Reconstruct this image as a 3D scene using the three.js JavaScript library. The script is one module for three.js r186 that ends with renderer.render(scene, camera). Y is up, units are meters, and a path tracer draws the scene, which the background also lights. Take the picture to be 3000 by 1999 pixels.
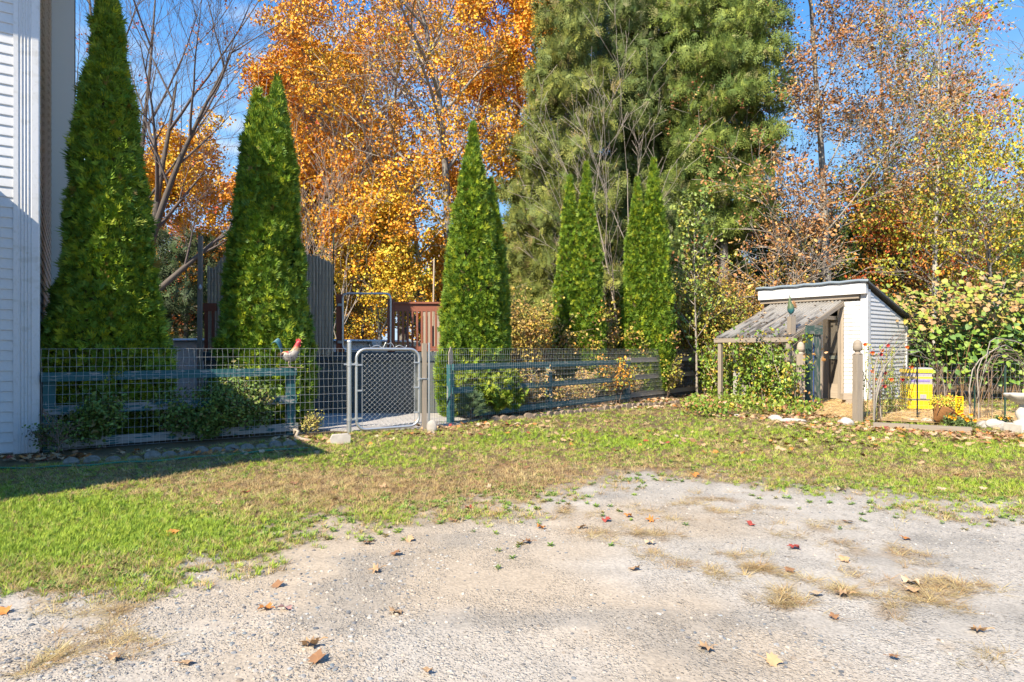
import * as THREE from 'three';
import { mergeGeometries } from 'three/addons/utils/BufferGeometryUtils.js';

// ---------------------------------------------------------------- camera, sky, sun, exposure
const EYE = 1.25, FOCAL = 1850, HORIZON = 1025;              // photo pixels (3000 x 1999)
const scene = new THREE.Scene();
const camera = new THREE.PerspectiveCamera(2 * Math.atan(999.5 / FOCAL) * 180 / Math.PI, 3000 / 1999, 0.1, 400);
camera.position.set(0, EYE, 0);
camera.lookAt(0, EYE, -10);
camera.setViewOffset(3000, 1999, 0, -(HORIZON - 999.5), 3000, 1999);

const SUN = new THREE.Vector3(-0.430, 0.668, 0.607).normalize();
const sun = new THREE.DirectionalLight(0xfff0d8, 5.0);
sun.position.copy(SUN).multiplyScalar(60).add(new THREE.Vector3(0, 0, -12));
sun.target.position.set(0, 0, -12);
sun.castShadow = true;
sun.shadow.mapSize.set(4096, 4096);
sun.shadow.camera.left = sun.shadow.camera.bottom = -40; sun.shadow.camera.right = sun.shadow.camera.top = 40;
sun.shadow.camera.far = 160;
scene.add(sun, sun.target);

const renderer = new THREE.WebGLRenderer({ antialias: true });
renderer.setSize(1024, 682);
renderer.toneMapping = THREE.LinearToneMapping;
renderer.toneMappingExposure = 2.1;
renderer.shadowMap.enabled = true;

// ---------------------------------------------------------------- random numbers and noise
function rng(seed) {
  let a = seed >>> 0;
  return () => { a = (a + 0x6D2B79F5) | 0; let t = Math.imul(a ^ (a >>> 15), 1 | a); t = (t + Math.imul(t ^ (t >>> 7), 61 | t)) ^ t; return ((t ^ (t >>> 14)) >>> 0) / 4294967296; };
}
const hash2 = (x, y, s = 0) => { let h = Math.imul(x | 0, 374761393) + Math.imul(y | 0, 668265263) + Math.imul(s | 0, 1274126177); h = Math.imul(h ^ (h >>> 13), 1274126177); return ((h ^ (h >>> 16)) >>> 0) / 4294967296; };
function vnoise(x, y, s = 0, per = 0) {                       // value noise, periodic in `per` cells when given
  const xi = Math.floor(x), yi = Math.floor(y), fx = x - xi, fy = y - yi;
  const w = (n) => per ? ((n % per) + per) % per : n;
  const a = hash2(w(xi), w(yi), s), b = hash2(w(xi + 1), w(yi), s), c = hash2(w(xi), w(yi + 1), s), d = hash2(w(xi + 1), w(yi + 1), s);
  const u = fx * fx * (3 - 2 * fx), v = fy * fy * (3 - 2 * fy);
  return a + (b - a) * u + (c - a) * v + (a - b - c + d) * u * v;
}
function fbm(x, y, s = 0, oct = 4, per = 0) { let t = 0, a = 0.5, n = 0; for (let i = 0; i < oct; i++) { t += a * vnoise(x, y, s + i * 17, per); n += a; x *= 2; y *= 2; per *= 2; a *= 0.5; } return t / n; }
const clamp = (x, a = 0, b = 1) => Math.min(b, Math.max(a, x));
const smooth = (a, b, x) => { const t = clamp((x - a) / (b - a)); return t * t * (3 - 2 * t); };
const mix = (a, b, t) => a + (b - a) * t;
const mix3 = (a, b, t) => [mix(a[0], b[0], t), mix(a[1], b[1], t), mix(a[2], b[2], t)];

// sky: clear autumn blue, paler towards the horizon, a few thin wisps
{
  const W = 1024, H = 512, data = new Float32Array(W * H * 4);
  for (let j = 0; j < H; j++) {
    const el = ((j + 0.5) / H - 0.5) * Math.PI, e = Math.max(0, el) * 180 / Math.PI;
    for (let i = 0; i < W; i++) {
      const az = ((i + 0.5) / W) * 2 * Math.PI;
      let c = e < 14 ? mix3([0.54, 0.70, 0.86], [0.25, 0.51, 0.87], smooth(0, 14, e)) : e < 30 ? mix3([0.25, 0.51, 0.87], [0.085, 0.325, 0.80], smooth(14, 30, e)) : mix3([0.085, 0.325, 0.80], [0.03, 0.16, 0.54], smooth(30, 90, e));
      const px = i / W * 64, py = e * 0.28;
      let w = fbm(px * 0.55 + py * 0.9, py * 2.1 + px * 0.12, 5, 5, 0);
      w = smooth(0.56, 0.86, w) * smooth(2, 8, e) * (1 - smooth(26, 60, e)) * 0.6;
      c = mix3(c, [0.78, 0.82, 0.86], w);
      const k = (j * W + i) * 4; data[k] = c[0] * 0.63; data[k + 1] = c[1] * 0.63; data[k + 2] = c[2] * 0.63; data[k + 3] = 1;
    }
  }
  const t = new THREE.DataTexture(data, W, H, THREE.RGBAFormat, THREE.FloatType);
  t.mapping = THREE.EquirectangularReflectionMapping; t.magFilter = t.minFilter = THREE.LinearFilter; t.needsUpdate = true;
  scene.background = t; scene.environment = t;
}

// ---------------------------------------------------------------- helpers
const V = (x, y, z) => new THREE.Vector3(x, y, z);
const ground = (px, py) => V((px - 1500) * EYE / (py - HORIZON), 0, -FOCAL * EYE / (py - HORIZON));   // photo pixel on the ground
const at = (px, py, d) => V((px - 1500) / FOCAL * d, EYE - (py - HORIZON) / FOCAL * d, -d);            // photo pixel at a known distance
const used = new Map();
function numbered(name) { const n = used.get(name) || 0; used.set(name, n + 1); return n ? `${name}_${String(n).padStart(3, '0')}` : name; }
function tag(o, label, category, group, kind) { if (label) o.userData.label = label; if (category) o.userData.category = category; if (group) o.userData.group = group; if (kind) o.userData.kind = kind; return o; }
function thing(name, label, category, p = [0, 0, 0], turn = 0, group) {
  const o = new THREE.Group(); o.name = numbered(name); scene.add(o);
  if (p.isVector3) o.position.copy(p); else o.position.set(...p);
  o.rotation.y = turn; return tag(o, label, category, group);
}
class MB {                                                    // collects triangles, builds one mesh
  constructor() { this.p = []; this.uv = []; this.i = []; this.c = []; this.n = 0; this.smooth = true; }
  vert(x, y, z, u = 0, v = 0) { this.p.push(x, y, z); this.uv.push(u, v); return this.n++; }
  tri(a, b, c) { this.i.push(a, b, c); }
  quad(a, b, c, d) { this.i.push(a, b, c, a, c, d); }
  face(pts, uvs) { const k = pts.map((q, j) => this.vert(q[0], q[1], q[2], uvs ? uvs[j][0] : 0, uvs ? uvs[j][1] : 0)); for (let j = 1; j < k.length - 1; j++) this.tri(k[0], k[j], k[j + 1]); }
  box(cx, cy, cz, sx, sy, sz, rot) {                          // uv in metres, u along the longer side of a face
    const h = [sx / 2, sy / 2, sz / 2], c = new THREE.Vector3(cx, cy, cz), e = rot ? new THREE.Matrix4().makeRotationFromEuler(new THREE.Euler(...rot)) : null;
    const faces = [[0, 1, 2, 1], [0, 1, 2, -1], [1, 2, 0, 1], [1, 2, 0, -1], [2, 0, 1, 1], [2, 0, 1, -1]];
    for (const [a, b, n, s] of faces) {
      const pts = [[-1, -1], [1, -1], [1, 1], [-1, 1]].map(([p, q]) => { const v = [0, 0, 0]; v[a] = p * h[a]; v[b] = q * h[b]; v[n] = s * h[n]; const w = new THREE.Vector3(...v); if (e) w.applyMatrix4(e); w.add(c); return [w.x, w.y, w.z]; });
      let uvs = [[-1, -1], [1, -1], [1, 1], [-1, 1]].map(([p, q]) => [p * h[a], q * h[b]]);
      if (h[b] > h[a]) uvs = uvs.map(([p, q]) => [q, p]);
      const off = hash2(Math.round(cx * 977), Math.round((cy + cz) * 733)) * 3;
      uvs = uvs.map(([p, q]) => [p + off, q + off * 0.7]);
      if (s < 0) { pts.reverse(); uvs.reverse(); }
      this.face(pts, uvs);
    }
    return this;
  }
  prism(profile, axis, from, to, hard = true) {                // profile [[a,b],...] counter-clockwise seen from +axis; axis x: (z,y), axis y: (x,z), axis z: (x,y)
    const P = (a, b, t) => axis === 'x' ? [t, b, a] : axis === 'y' ? [a, t, b] : [a, b, t], n = profile.length;
    let run = 0;
    for (let k = 0; k < n; k++) {
      const [a, b] = profile[k], [c, d] = profile[(k + 1) % n], l = Math.hypot(c - a, d - b);
      this.face([P(a, b, from), P(c, d, from), P(c, d, to), P(a, b, to)], [[from, run], [from, run + l], [to, run + l], [to, run]]); run += l;
    }
    const tris = THREE.ShapeUtils.triangulateShape(profile.map(([a, b]) => new THREE.Vector2(a, b)), []);
    for (const [t, f] of [[from, 1], [to, 0]]) for (const q of tris) { const o = f ? q : [q[2], q[1], q[0]]; this.face(o.map((j) => P(profile[j][0], profile[j][1], t)), o.map((j) => profile[j])); }
    return this;
  }
  tube(pts, rad, sides = 4, cap = false) {
    const m = pts.length; if (m < 2) return this;
    let nx = new THREE.Vector3(), t = new THREE.Vector3(), b = new THREE.Vector3(), prev = null, along = 0;
    for (let k = 0; k < m; k++) {
      const A = pts[Math.max(0, k - 1)], B = pts[Math.min(m - 1, k + 1)];
      t.set(B.x - A.x, B.y - A.y, B.z - A.z).normalize();
      if (k === 0) { nx.set(Math.abs(t.y) > 0.9 ? 1 : 0, Math.abs(t.y) > 0.9 ? 0 : 1, 0); }
      nx.addScaledVector(t, -nx.dot(t)).normalize(); b.crossVectors(t, nx);
      const r = Array.isArray(rad) ? rad[k] : rad, q = pts[k];
      if (k) along += Math.hypot(q.x - pts[k - 1].x, q.y - pts[k - 1].y, q.z - pts[k - 1].z);
      const ring = [];
      for (let s = 0; s < sides; s++) { const a = s / sides * 2 * Math.PI, c = Math.cos(a) * r, d = Math.sin(a) * r; ring.push(this.vert(q.x + nx.x * c + b.x * d, q.y + nx.y * c + b.y * d, q.z + nx.z * c + b.z * d, along, s / sides)); }
      if (prev) for (let s = 0; s < sides; s++) this.quad(prev[s], prev[(s + 1) % sides], ring[(s + 1) % sides], ring[s]);
      if (cap && (k === 0 || k === m - 1)) for (let s = 1; s < sides - 1; s++) k ? this.tri(ring[0], ring[s], ring[s + 1]) : this.tri(ring[0], ring[s + 1], ring[s]);
      prev = ring;
    }
    return this;
  }
  lathe(prof, sides = 16, cx = 0, cz = 0, wob) {               // prof [[r,y],...]
    let prev = null;
    prof.forEach(([r, y], k) => {
      const ring = []; for (let s = 0; s <= sides; s++) { const a = s / sides * 2 * Math.PI, R = r * (wob ? wob(a, y) : 1); ring.push(this.vert(cx + Math.cos(a) * R, y, cz - Math.sin(a) * R, s / sides, y)); }
      if (prev) for (let s = 0; s < sides; s++) this.quad(prev[s], prev[s + 1], ring[s + 1], ring[s]);
      prev = ring;
    });
    return this;
  }
  geo(flat = false) {
    let g = new THREE.BufferGeometry();
    g.setAttribute('position', new THREE.Float32BufferAttribute(this.p, 3)); g.setAttribute('uv', new THREE.Float32BufferAttribute(this.uv, 2));
    if (this.c.length) g.setAttribute('color', new THREE.Float32BufferAttribute(this.c, 3));
    g.setIndex(this.i); if (flat) g = g.toNonIndexed(); g.computeVertexNormals(); return g;
  }
  build(name, m, parent, kind) { return put(name, this.geo(), m, parent, kind); }
}
function put(name, geo, m, parent, kind) {
  const o = new THREE.Mesh(geo, m); o.castShadow = o.receiveShadow = true;
  o.name = parent ? name : numbered(name); (parent || scene).add(o); if (kind) o.userData.kind = kind; return o;
}
const _m = new THREE.Matrix4(), _q = new THREE.Quaternion(), _s = new THREE.Vector3(), _c = new THREE.Color();
let copies = 0;
function scatter(name, geo, m, list, parent) { copies += list.length;                 // list of {p, q, s, c}
  const o = new THREE.InstancedMesh(geo, m, list.length); o.castShadow = o.receiveShadow = true;
  list.forEach((e, k) => { _s.set(...(Array.isArray(e.s) ? e.s : [e.s, e.s, e.s])); _m.compose(e.p, e.q, _s); o.setMatrixAt(k, _m); if (e.c) o.setColorAt(k, _c.setRGB(...e.c)); });
  o.name = parent ? name : numbered(name); o.userData.kind = 'stuff'; (parent || scene).add(o); return o;
}
const qEuler = (x, y, z, order = 'YXZ') => new THREE.Quaternion().setFromEuler(new THREE.Euler(x, y, z, order));
const qTo = (dir, roll = 0) => { const q = new THREE.Quaternion().setFromUnitVectors(V(0, 1, 0), dir.clone().normalize()); return q.multiply(new THREE.Quaternion().setFromAxisAngle(V(0, 1, 0), roll)); };

const jitter = (R, c, a) => { const k = 1 + (R() - 0.5) * 2 * a, h = (R() - 0.5) * a * 0.7; return [Math.max(0, c[0] * (k + h)), Math.max(0, c[1] * k), Math.max(0, c[2] * (k - h))]; };
const pick = (R, list) => { let t = list.reduce((a, e) => a + e[1], 0) * R(); for (const e of list) { t -= e[1]; if (t <= 0) return e[0]; } return list[0][0]; };

// ---------------------------------------------------------------- textures (grain, wear, print) and materials
function tex(w, h, fn, rx = 1, ry = 1, srgb = true) {          // fn(u,v) -> [r,g,b] in 0..1 (linear albedo for colour maps)
  const d = new Uint8Array(w * h * 4), enc = (x) => srgb ? 255 * (x <= 0.0031308 ? 12.92 * x : 1.055 * Math.pow(x, 1 / 2.4) - 0.055) : 255 * x;
  for (let j = 0; j < h; j++) for (let i = 0; i < w; i++) { const c = fn(i / w, j / h), k = (j * w + i) * 4; d[k] = enc(clamp(c[0])); d[k + 1] = enc(clamp(c[1])); d[k + 2] = enc(clamp(c[2])); d[k + 3] = 255; }
  const t = new THREE.DataTexture(d, w, h); t.wrapS = t.wrapT = THREE.RepeatWrapping; t.magFilter = THREE.LinearFilter; t.minFilter = THREE.LinearFilter;
  if (srgb) t.colorSpace = THREE.SRGBColorSpace; t.repeat.set(rx, ry); t.needsUpdate = true; return t;
}
const std = (c, o = {}) => new THREE.MeshStandardMaterial({ color: new THREE.Color().setRGB(...c), roughness: 0.85, side: THREE.DoubleSide, ...o });
const leafMat = (c, o = {}) => std(c, { roughness: 0.65, ...o });
const woodTex = (base, dark, peel = null, amount = 0, seed = 1) => tex(512, 256, (u, v) => {
  const g = fbm(u * 4, v * 48, seed, 4, 0), g2 = fbm(u * 10, v * 90, seed + 40, 2, 0);
  let c = mix3(dark, base, clamp(0.25 + 0.6 * g + 0.35 * (g2 - 0.5)));
  if (peel) { const s = fbm(u * 9, v * 14, seed + 7, 4) * 0.65 + fbm(u * 14, v * 80, seed + 9, 3) * 0.35; const e = smooth(amount - 0.025, amount + 0.025, s); c = mix3(peel.map((x) => x * (0.8 + 0.4 * g2)), c, e); }
  return c;
}, 0.8, 2.0);
const M = {};
{
  const teal = [0.022, 0.105, 0.115], greyW = [0.36, 0.35, 0.33], greyD = [0.16, 0.155, 0.15];
  M.tealSolid = std([1, 1, 1], { map: woodTex(greyW, greyD, teal, 0.30, 3), roughness: 0.7 });
  M.tealSolid.map = woodTex(greyW, greyD, teal, 0.64, 3);
  M.tealWorn = std([1, 1, 1], { map: woodTex(greyW, greyD, teal, 0.53, 11), roughness: 0.8 });
  M.tealBare = std([1, 1, 1], { map: woodTex([0.42, 0.40, 0.37], [0.2, 0.19, 0.18], teal, 0.42, 23), roughness: 0.85 });
  M.greyWood = std([1, 1, 1], { map: woodTex([0.36, 0.31, 0.25], [0.17, 0.14, 0.11], null, 0, 31) });
  M.paleWood = std([1, 1, 1], { map: woodTex([0.50, 0.43, 0.34], [0.24, 0.19, 0.14], null, 0, 37) });
  M.brownStain = std([1, 1, 1], { map: woodTex([0.27, 0.085, 0.045], [0.14, 0.045, 0.025], null, 0, 41), roughness: 0.6 });
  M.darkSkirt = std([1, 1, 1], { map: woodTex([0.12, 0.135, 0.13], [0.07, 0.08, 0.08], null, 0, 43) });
  M.greenGate = std([1, 1, 1], { map: woodTex([0.28, 0.27, 0.24], [0.12, 0.12, 0.11], [0.055, 0.10, 0.085], 0.56, 47) });
  M.vinyl = std([1, 1, 1], { roughness: 0.45, map: tex(512, 256, (u, v) => { const s = smooth(0.56, 0.8, fbm(u * 30, v * 6, 51, 4)) * 0.35 + smooth(0.62, 0.8, fbm(u * 90, v * 90, 53, 2)) * 0.25; return mix3([0.66, 0.67, 0.68], [0.46, 0.44, 0.39], s); }, 0.4, 0.8) });
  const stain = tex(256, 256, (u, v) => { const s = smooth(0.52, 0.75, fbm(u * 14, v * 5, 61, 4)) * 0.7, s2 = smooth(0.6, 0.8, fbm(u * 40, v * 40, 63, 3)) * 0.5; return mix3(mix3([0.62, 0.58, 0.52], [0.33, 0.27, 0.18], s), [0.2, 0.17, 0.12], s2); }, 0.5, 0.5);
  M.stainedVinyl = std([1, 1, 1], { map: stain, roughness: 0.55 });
  M.beige = std([0.60, 0.57, 0.50], { roughness: 0.6 });
  M.galv = std([0.55, 0.57, 0.58], { roughness: 0.38, metalness: 0.75 });
  M.wire = std([0.50, 0.52, 0.52], { roughness: 0.45, metalness: 0.6 });
  M.shingle = std([1, 1, 1], { map: tex(256, 256, (u, v) => { const n = fbm(u * 60, v * 60, 71, 3, 60); return [0.05 + 0.08 * n, 0.055 + 0.08 * n, 0.06 + 0.09 * n]; }) });
  M.reed = std([1, 1, 1], { map: tex(512, 512, (u, v) => { const k = vnoise(u * 170, v * 2.2, 81, 0), g = vnoise(u * 60, v * 9, 83, 0), r = hash2(Math.floor(u * 170), Math.floor(v * 3.1 + hash2(Math.floor(u * 170), 5) * 7), 2); const b = 0.35 + 0.75 * k * (0.5 + r); const q = mix3([0.27, 0.235, 0.185], [0.68, 0.58, 0.44], clamp(b - 0.3 + 0.3 * (g - 0.5))); return r > 0.93 ? [0.55, 0.46, 0.30] : q; }, 0.7, 0.6) });
  M.concrete = std([1, 1, 1], { map: tex(256, 256, (u, v) => { const n = fbm(u * 24, v * 24, 91, 4, 24); return [0.26 + 0.2 * n, 0.25 + 0.19 * n, 0.235 + 0.17 * n]; }) });
  M.patio = std([1, 1, 1], { map: tex(256, 256, (u, v) => { const n = fbm(u * 16, v * 16, 95, 5, 16); return [0.30 + 0.16 * n, 0.29 + 0.15 * n, 0.28 + 0.14 * n]; }, 0.6, 0.6) });
  M.stone = std([1, 1, 1], { map: tex(256, 256, (u, v) => { const n = fbm(u * 10, v * 10, 97, 5, 10); return [0.30 + 0.3 * n, 0.28 + 0.28 * n, 0.25 + 0.26 * n]; }) });
  M.bark = std([1, 1, 1], { map: tex(256, 256, (u, v) => { const n = fbm(u * 6, v * 20, 101, 5, 0), m = smooth(0.55, 0.75, fbm(u * 5, v * 5, 105, 3)); return mix3([0.10 + 0.16 * n, 0.09 + 0.145 * n, 0.08 + 0.13 * n], [0.36, 0.36, 0.31], m * 0.6); }, 0.5, 3) });
  M.barkDark = std([1, 1, 1], { map: tex(128, 128, (u, v) => { const n = fbm(u * 6, v * 20, 111, 4); return [0.05 + 0.11 * n, 0.042 + 0.09 * n, 0.036 + 0.075 * n]; }, 0.5, 3) });
  M.twigGrey = std([0.30, 0.27, 0.23]); M.twigDark = std([0.11, 0.09, 0.085]); M.twigPale = std([0.36, 0.31, 0.26]); M.twigBrown = std([0.20, 0.14, 0.10]);
}
// ---------------------------------------------------------------- ground
// the edge between gravel and lawn, traced on the ground
const edgePx = [[-600, 1790], [0, 1705], [250, 1700], [420, 1640], [600, 1600], [800, 1545], [1000, 1515], [1250, 1488], [1480, 1478], [1640, 1450], [1720, 1412], [1900, 1392], [2060, 1385], [2300, 1418], [2600, 1455], [3000, 1495], [3600, 1540]];
const edge = edgePx.map(([x, y]) => ground(x, y));
function toEdge(x, z) {                                        // signed metres: > 0 on the lawn side
  let best = 1e9, sgn = 1;
  for (let k = 0; k < edge.length - 1; k++) {
    const a = edge[k], b = edge[k + 1], dx = b.x - a.x, dz = b.z - a.z, t = clamp(((x - a.x) * dx + (z - a.z) * dz) / (dx * dx + dz * dz));
    const qx = a.x + dx * t - x, qz = a.z + dz * t - z, d = Math.hypot(qx, qz);
    if (d < best) { best = d; sgn = (dx * (z - a.z) - dz * (x - a.x)) < 0 ? 1 : -1; }
  }
  return best * sgn;
}
const blob = (x, z, cx, cz, rx, rz) => Math.exp(-(((x - cx) / rx) ** 2 + ((z - cz) / rz) ** 2));
const gp = (px, py) => { const q = ground(px, py); return [q.x, q.z]; };
const greens = [[250, 1500, 1.5, 0.75, 1], [60, 1620, 0.9, 0.4, 0.8], [420, 1560, 0.7, 0.4, 0.6], [1180, 1340, 1.2, 0.7, 0.5], [1850, 1300, 0.9, 0.6, 0.7], [2150, 1270, 2.0, 0.9, 0.35], [2400, 1340, 1.8, 0.5, 0.5], [2780, 1310, 1.6, 0.7, 0.7], [2900, 1410, 0.9, 0.3, 0.5], [1520, 1280, 1.4, 0.8, 0.4]].map(([x, y, a, b, w]) => [...gp(x, y), a, b, w]);
const browns = [[1000, 1420, 1.6, 0.6, 0.8], [1350, 1440, 1.6, 0.5, 0.9], [1700, 1370, 1.5, 0.5, 0.8], [2250, 1330, 1.6, 0.4, 0.5], [2700, 1390, 1.4, 0.3, 0.5], [700, 1500, 0.8, 0.4, 0.5]].map(([x, y, a, b, w]) => [...gp(x, y), a, b, w]);
function green(x, z) {                                         // 0 dry thatch .. 1 lush grass
  let g = 0.44 + 0.75 * (fbm(x * 1.1, z * 1.6, 201, 4) - 0.5) + 0.35 * (fbm(x * 4, z * 4, 207, 3) - 0.5);
  for (const [cx, cz, a, b, w] of greens) g += w * 0.6 * blob(x, z, cx, cz, a, b);
  for (const [cx, cz, a, b, w] of browns) g -= w * 0.45 * blob(x, z, cx, cz, a, b);
  return clamp(g);
}
function lawn(x, z) { const d = toEdge(x, z); return smooth(-0.55, 0.55, d + 1.3 * (fbm(x * 1.5, z * 1.5, 211, 4) - 0.5) + 0.9 * (fbm(x * 6, z * 6, 217, 4) - 0.5)); }
const patches = [[1850, 1565, 0.25], [1935, 1590, 0.2], [2000, 1615, 0.22], [2110, 1650, 0.28], [2190, 1665, 0.2], [2250, 1660, 0.2], [2200, 1735, 0.16], [2330, 1718, 0.18], [2480, 1728, 0.2], [2620, 1710, 0.3], [2560, 1790, 0.22], [2680, 1755, 0.2], [2720, 1840, 0.16], [2760, 1885, 0.18], [2300, 1765, 0.1], [2800, 1715, 0.14], [140, 1870, 0.28], [215, 1905, 0.22], [70, 1930, 0.16], [330, 1790, 0.1], [560, 1655, 0.16], [1990, 1500, 0.3], [2450, 1560, 0.3], [2150, 1470, 0.4], [2600, 1620, 0.25], [1650, 1500, 0.2], [1560, 1470, 0.3], [90, 1730, 0.35]];
const deadSpots = patches.map(([x, y, r]) => [...gp(x, y), r]);
const relief = (x, z) => 0.03 * (fbm(x * 0.7, z * 0.7, 221, 3) - 0.5) + 0.012 * (fbm(x * 5, z * 5, 223, 3) - 0.5);
// tile of crushed stone in sand: stones of several sizes packed at random
const gravelTile = (() => {
  const N = 1024, col = new Float32Array(N * N * 3), hgt = new Float32Array(N * N), R = rng(5);
  for (let j = 0; j < N; j++) for (let i = 0; i < N; i++) { const n = fbm(i / N * 160, j / N * 160, 231, 3, 160), m = fbm(i / N * 12, j / N * 12, 233, 3, 12); const k = j * N + i, b = 0.62 + 0.5 * n + 0.25 * (m - 0.5); col[k * 3] = b; col[k * 3 + 1] = b * 0.97; col[k * 3 + 2] = b * 0.92; hgt[k] = 0.2 * n + 0.15 * m; }
  const stones = [[22000, 1.3, 2.4], [8000, 2.2, 3.6], [1300, 3.2, 5.5], [90, 5, 9]];
  for (const [count, r0, r1] of stones) for (let s = 0; s < count; s++) {
    const cx = R() * N, cy = R() * N; if (fbm(cx / N * 6, cy / N * 6, 237, 3, 6) < 0.40 + 0.16 * R()) continue;
    const r = r0 + (r1 - r0) * R() ** 2, ax = 0.6 + 0.4 * R(), rot = R() * 3.14, tone = 0.50 + 0.6 * R(), warm = R(), cr = Math.cos(rot), sr = Math.sin(rot);
    for (let y = Math.floor(-r); y <= r; y++) for (let x = Math.floor(-r); x <= r; x++) {
      const u = (x * cr + y * sr), v = (-x * sr + y * cr) / ax, q = (u * u + v * v) / (r * r); if (q > 1) continue;
      const k = (((Math.floor(cy) + y + N) % N) * N + ((Math.floor(cx) + x + N) % N)), b = tone * (0.9 + 0.2 * hash2(x, y, s));
      col[k * 3] = b * (0.96 + 0.08 * warm); col[k * 3 + 1] = b * 0.98; col[k * 3 + 2] = b * (0.99 - 0.10 * warm); hgt[k] = Math.max(hgt[k], 0.25 + r / 12 * 0.75 * Math.sqrt(1 - q));
    }
  }
  const f = (u, v) => { const k = (Math.floor(v * N) * N + Math.floor(u * N)) * 3; return [col[k] * 0.78, col[k + 1] * 0.78, col[k + 2] * 0.78]; };
  const map = tex(N, N, f, 1 / 1.7, 1 / 1.7), bump = tex(N, N, (u, v) => { const h = hgt[Math.floor(v * N) * N + Math.floor(u * N)]; return [h, h, h]; }, 1 / 1.7, 1 / 1.7, false);
  return { map, bump };
})();
M.ground = std([1, 1, 1], { map: gravelTile.map, bumpMap: gravelTile.bump, bumpScale: 0.016, vertexColors: true, roughness: 0.95 });
{
  const x0 = -10, x1 = 15, z0 = -1.4, z1 = -21, st = 0.07, nx = Math.round((x1 - x0) / st), nz = Math.round((z0 - z1) / st), mb = new MB();
  for (let j = 0; j <= nz; j++) for (let i = 0; i <= nx; i++) {
    const x = x0 + (x1 - x0) * i / nx, z = z0 + (z1 - z0) * j / nz;
    mb.vert(x, relief(x, z), z, x, z);
    const l = lawn(x, z), g = green(x, z);
    const sand = smooth(0.42, 0.62, fbm(x * 0.55, z * 0.55, 241, 4) + 0.25 * blob(x, z, -0.3, -3.6, 2.2, 1.6) - 0.12 * blob(x, z, 4, -4, 2.5, 2));
    const dark = smooth(0.60, 0.76, fbm(x * 1.3, z * 2.4, 247, 4));
    let c = mix3([0.55, 0.525, 0.485], [0.555, 0.48, 0.385], sand);
    c = mix3(c, [0.33, 0.32, 0.30], dark * 0.55);
    const soil = mix3([0.22, 0.14, 0.075], [0.13, 0.125, 0.04], g);
    c = mix3(c, soil, l);
    let dead = 0; for (const [px, pz, pr] of deadSpots) { const q = Math.hypot((x - px) / 1.25, (z - pz) / 0.8) / (pr * 1.2); if (q < 1.3) dead = Math.max(dead, smooth(0.75, 0.25, q + 2.2 * (fbm(x * 7, z * 7, 617, 3) - 0.42))); }
    c = mix3(c, [0.36, 0.26, 0.15], 0.6 * dead);
    mb.c.push(...c);
  }
  for (let j = 0; j < nz; j++) for (let i = 0; i < nx; i++) { const a = j * (nx + 1) + i; mb.quad(a, a + 1, a + nx + 2, a + nx + 1); }
  tag(mb.build('ground', M.ground), 'grey gravel drive running into patchy green and brown lawn', 'ground', null, 'structure');
  const far = new MB(), S = 160, Y = -0.09;
  far.face([[-S, Y, 40], [S, Y, 40], [S, Y, -S], [-S, Y, -S]], [[-S, 40], [S, 40], [S, -S], [-S, -S]]);
  tag(far.build('forest_floor', std([1, 1, 1], { map: tex(256, 256, (u, v) => { const n = fbm(u * 20, v * 20, 251, 4, 20); return mix3([0.10, 0.075, 0.04], [0.26, 0.17, 0.08], n); }, 0.5, 0.5) })), 'brown leaf-strewn ground reaching back under the trees', 'ground', null, 'structure');
}
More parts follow.
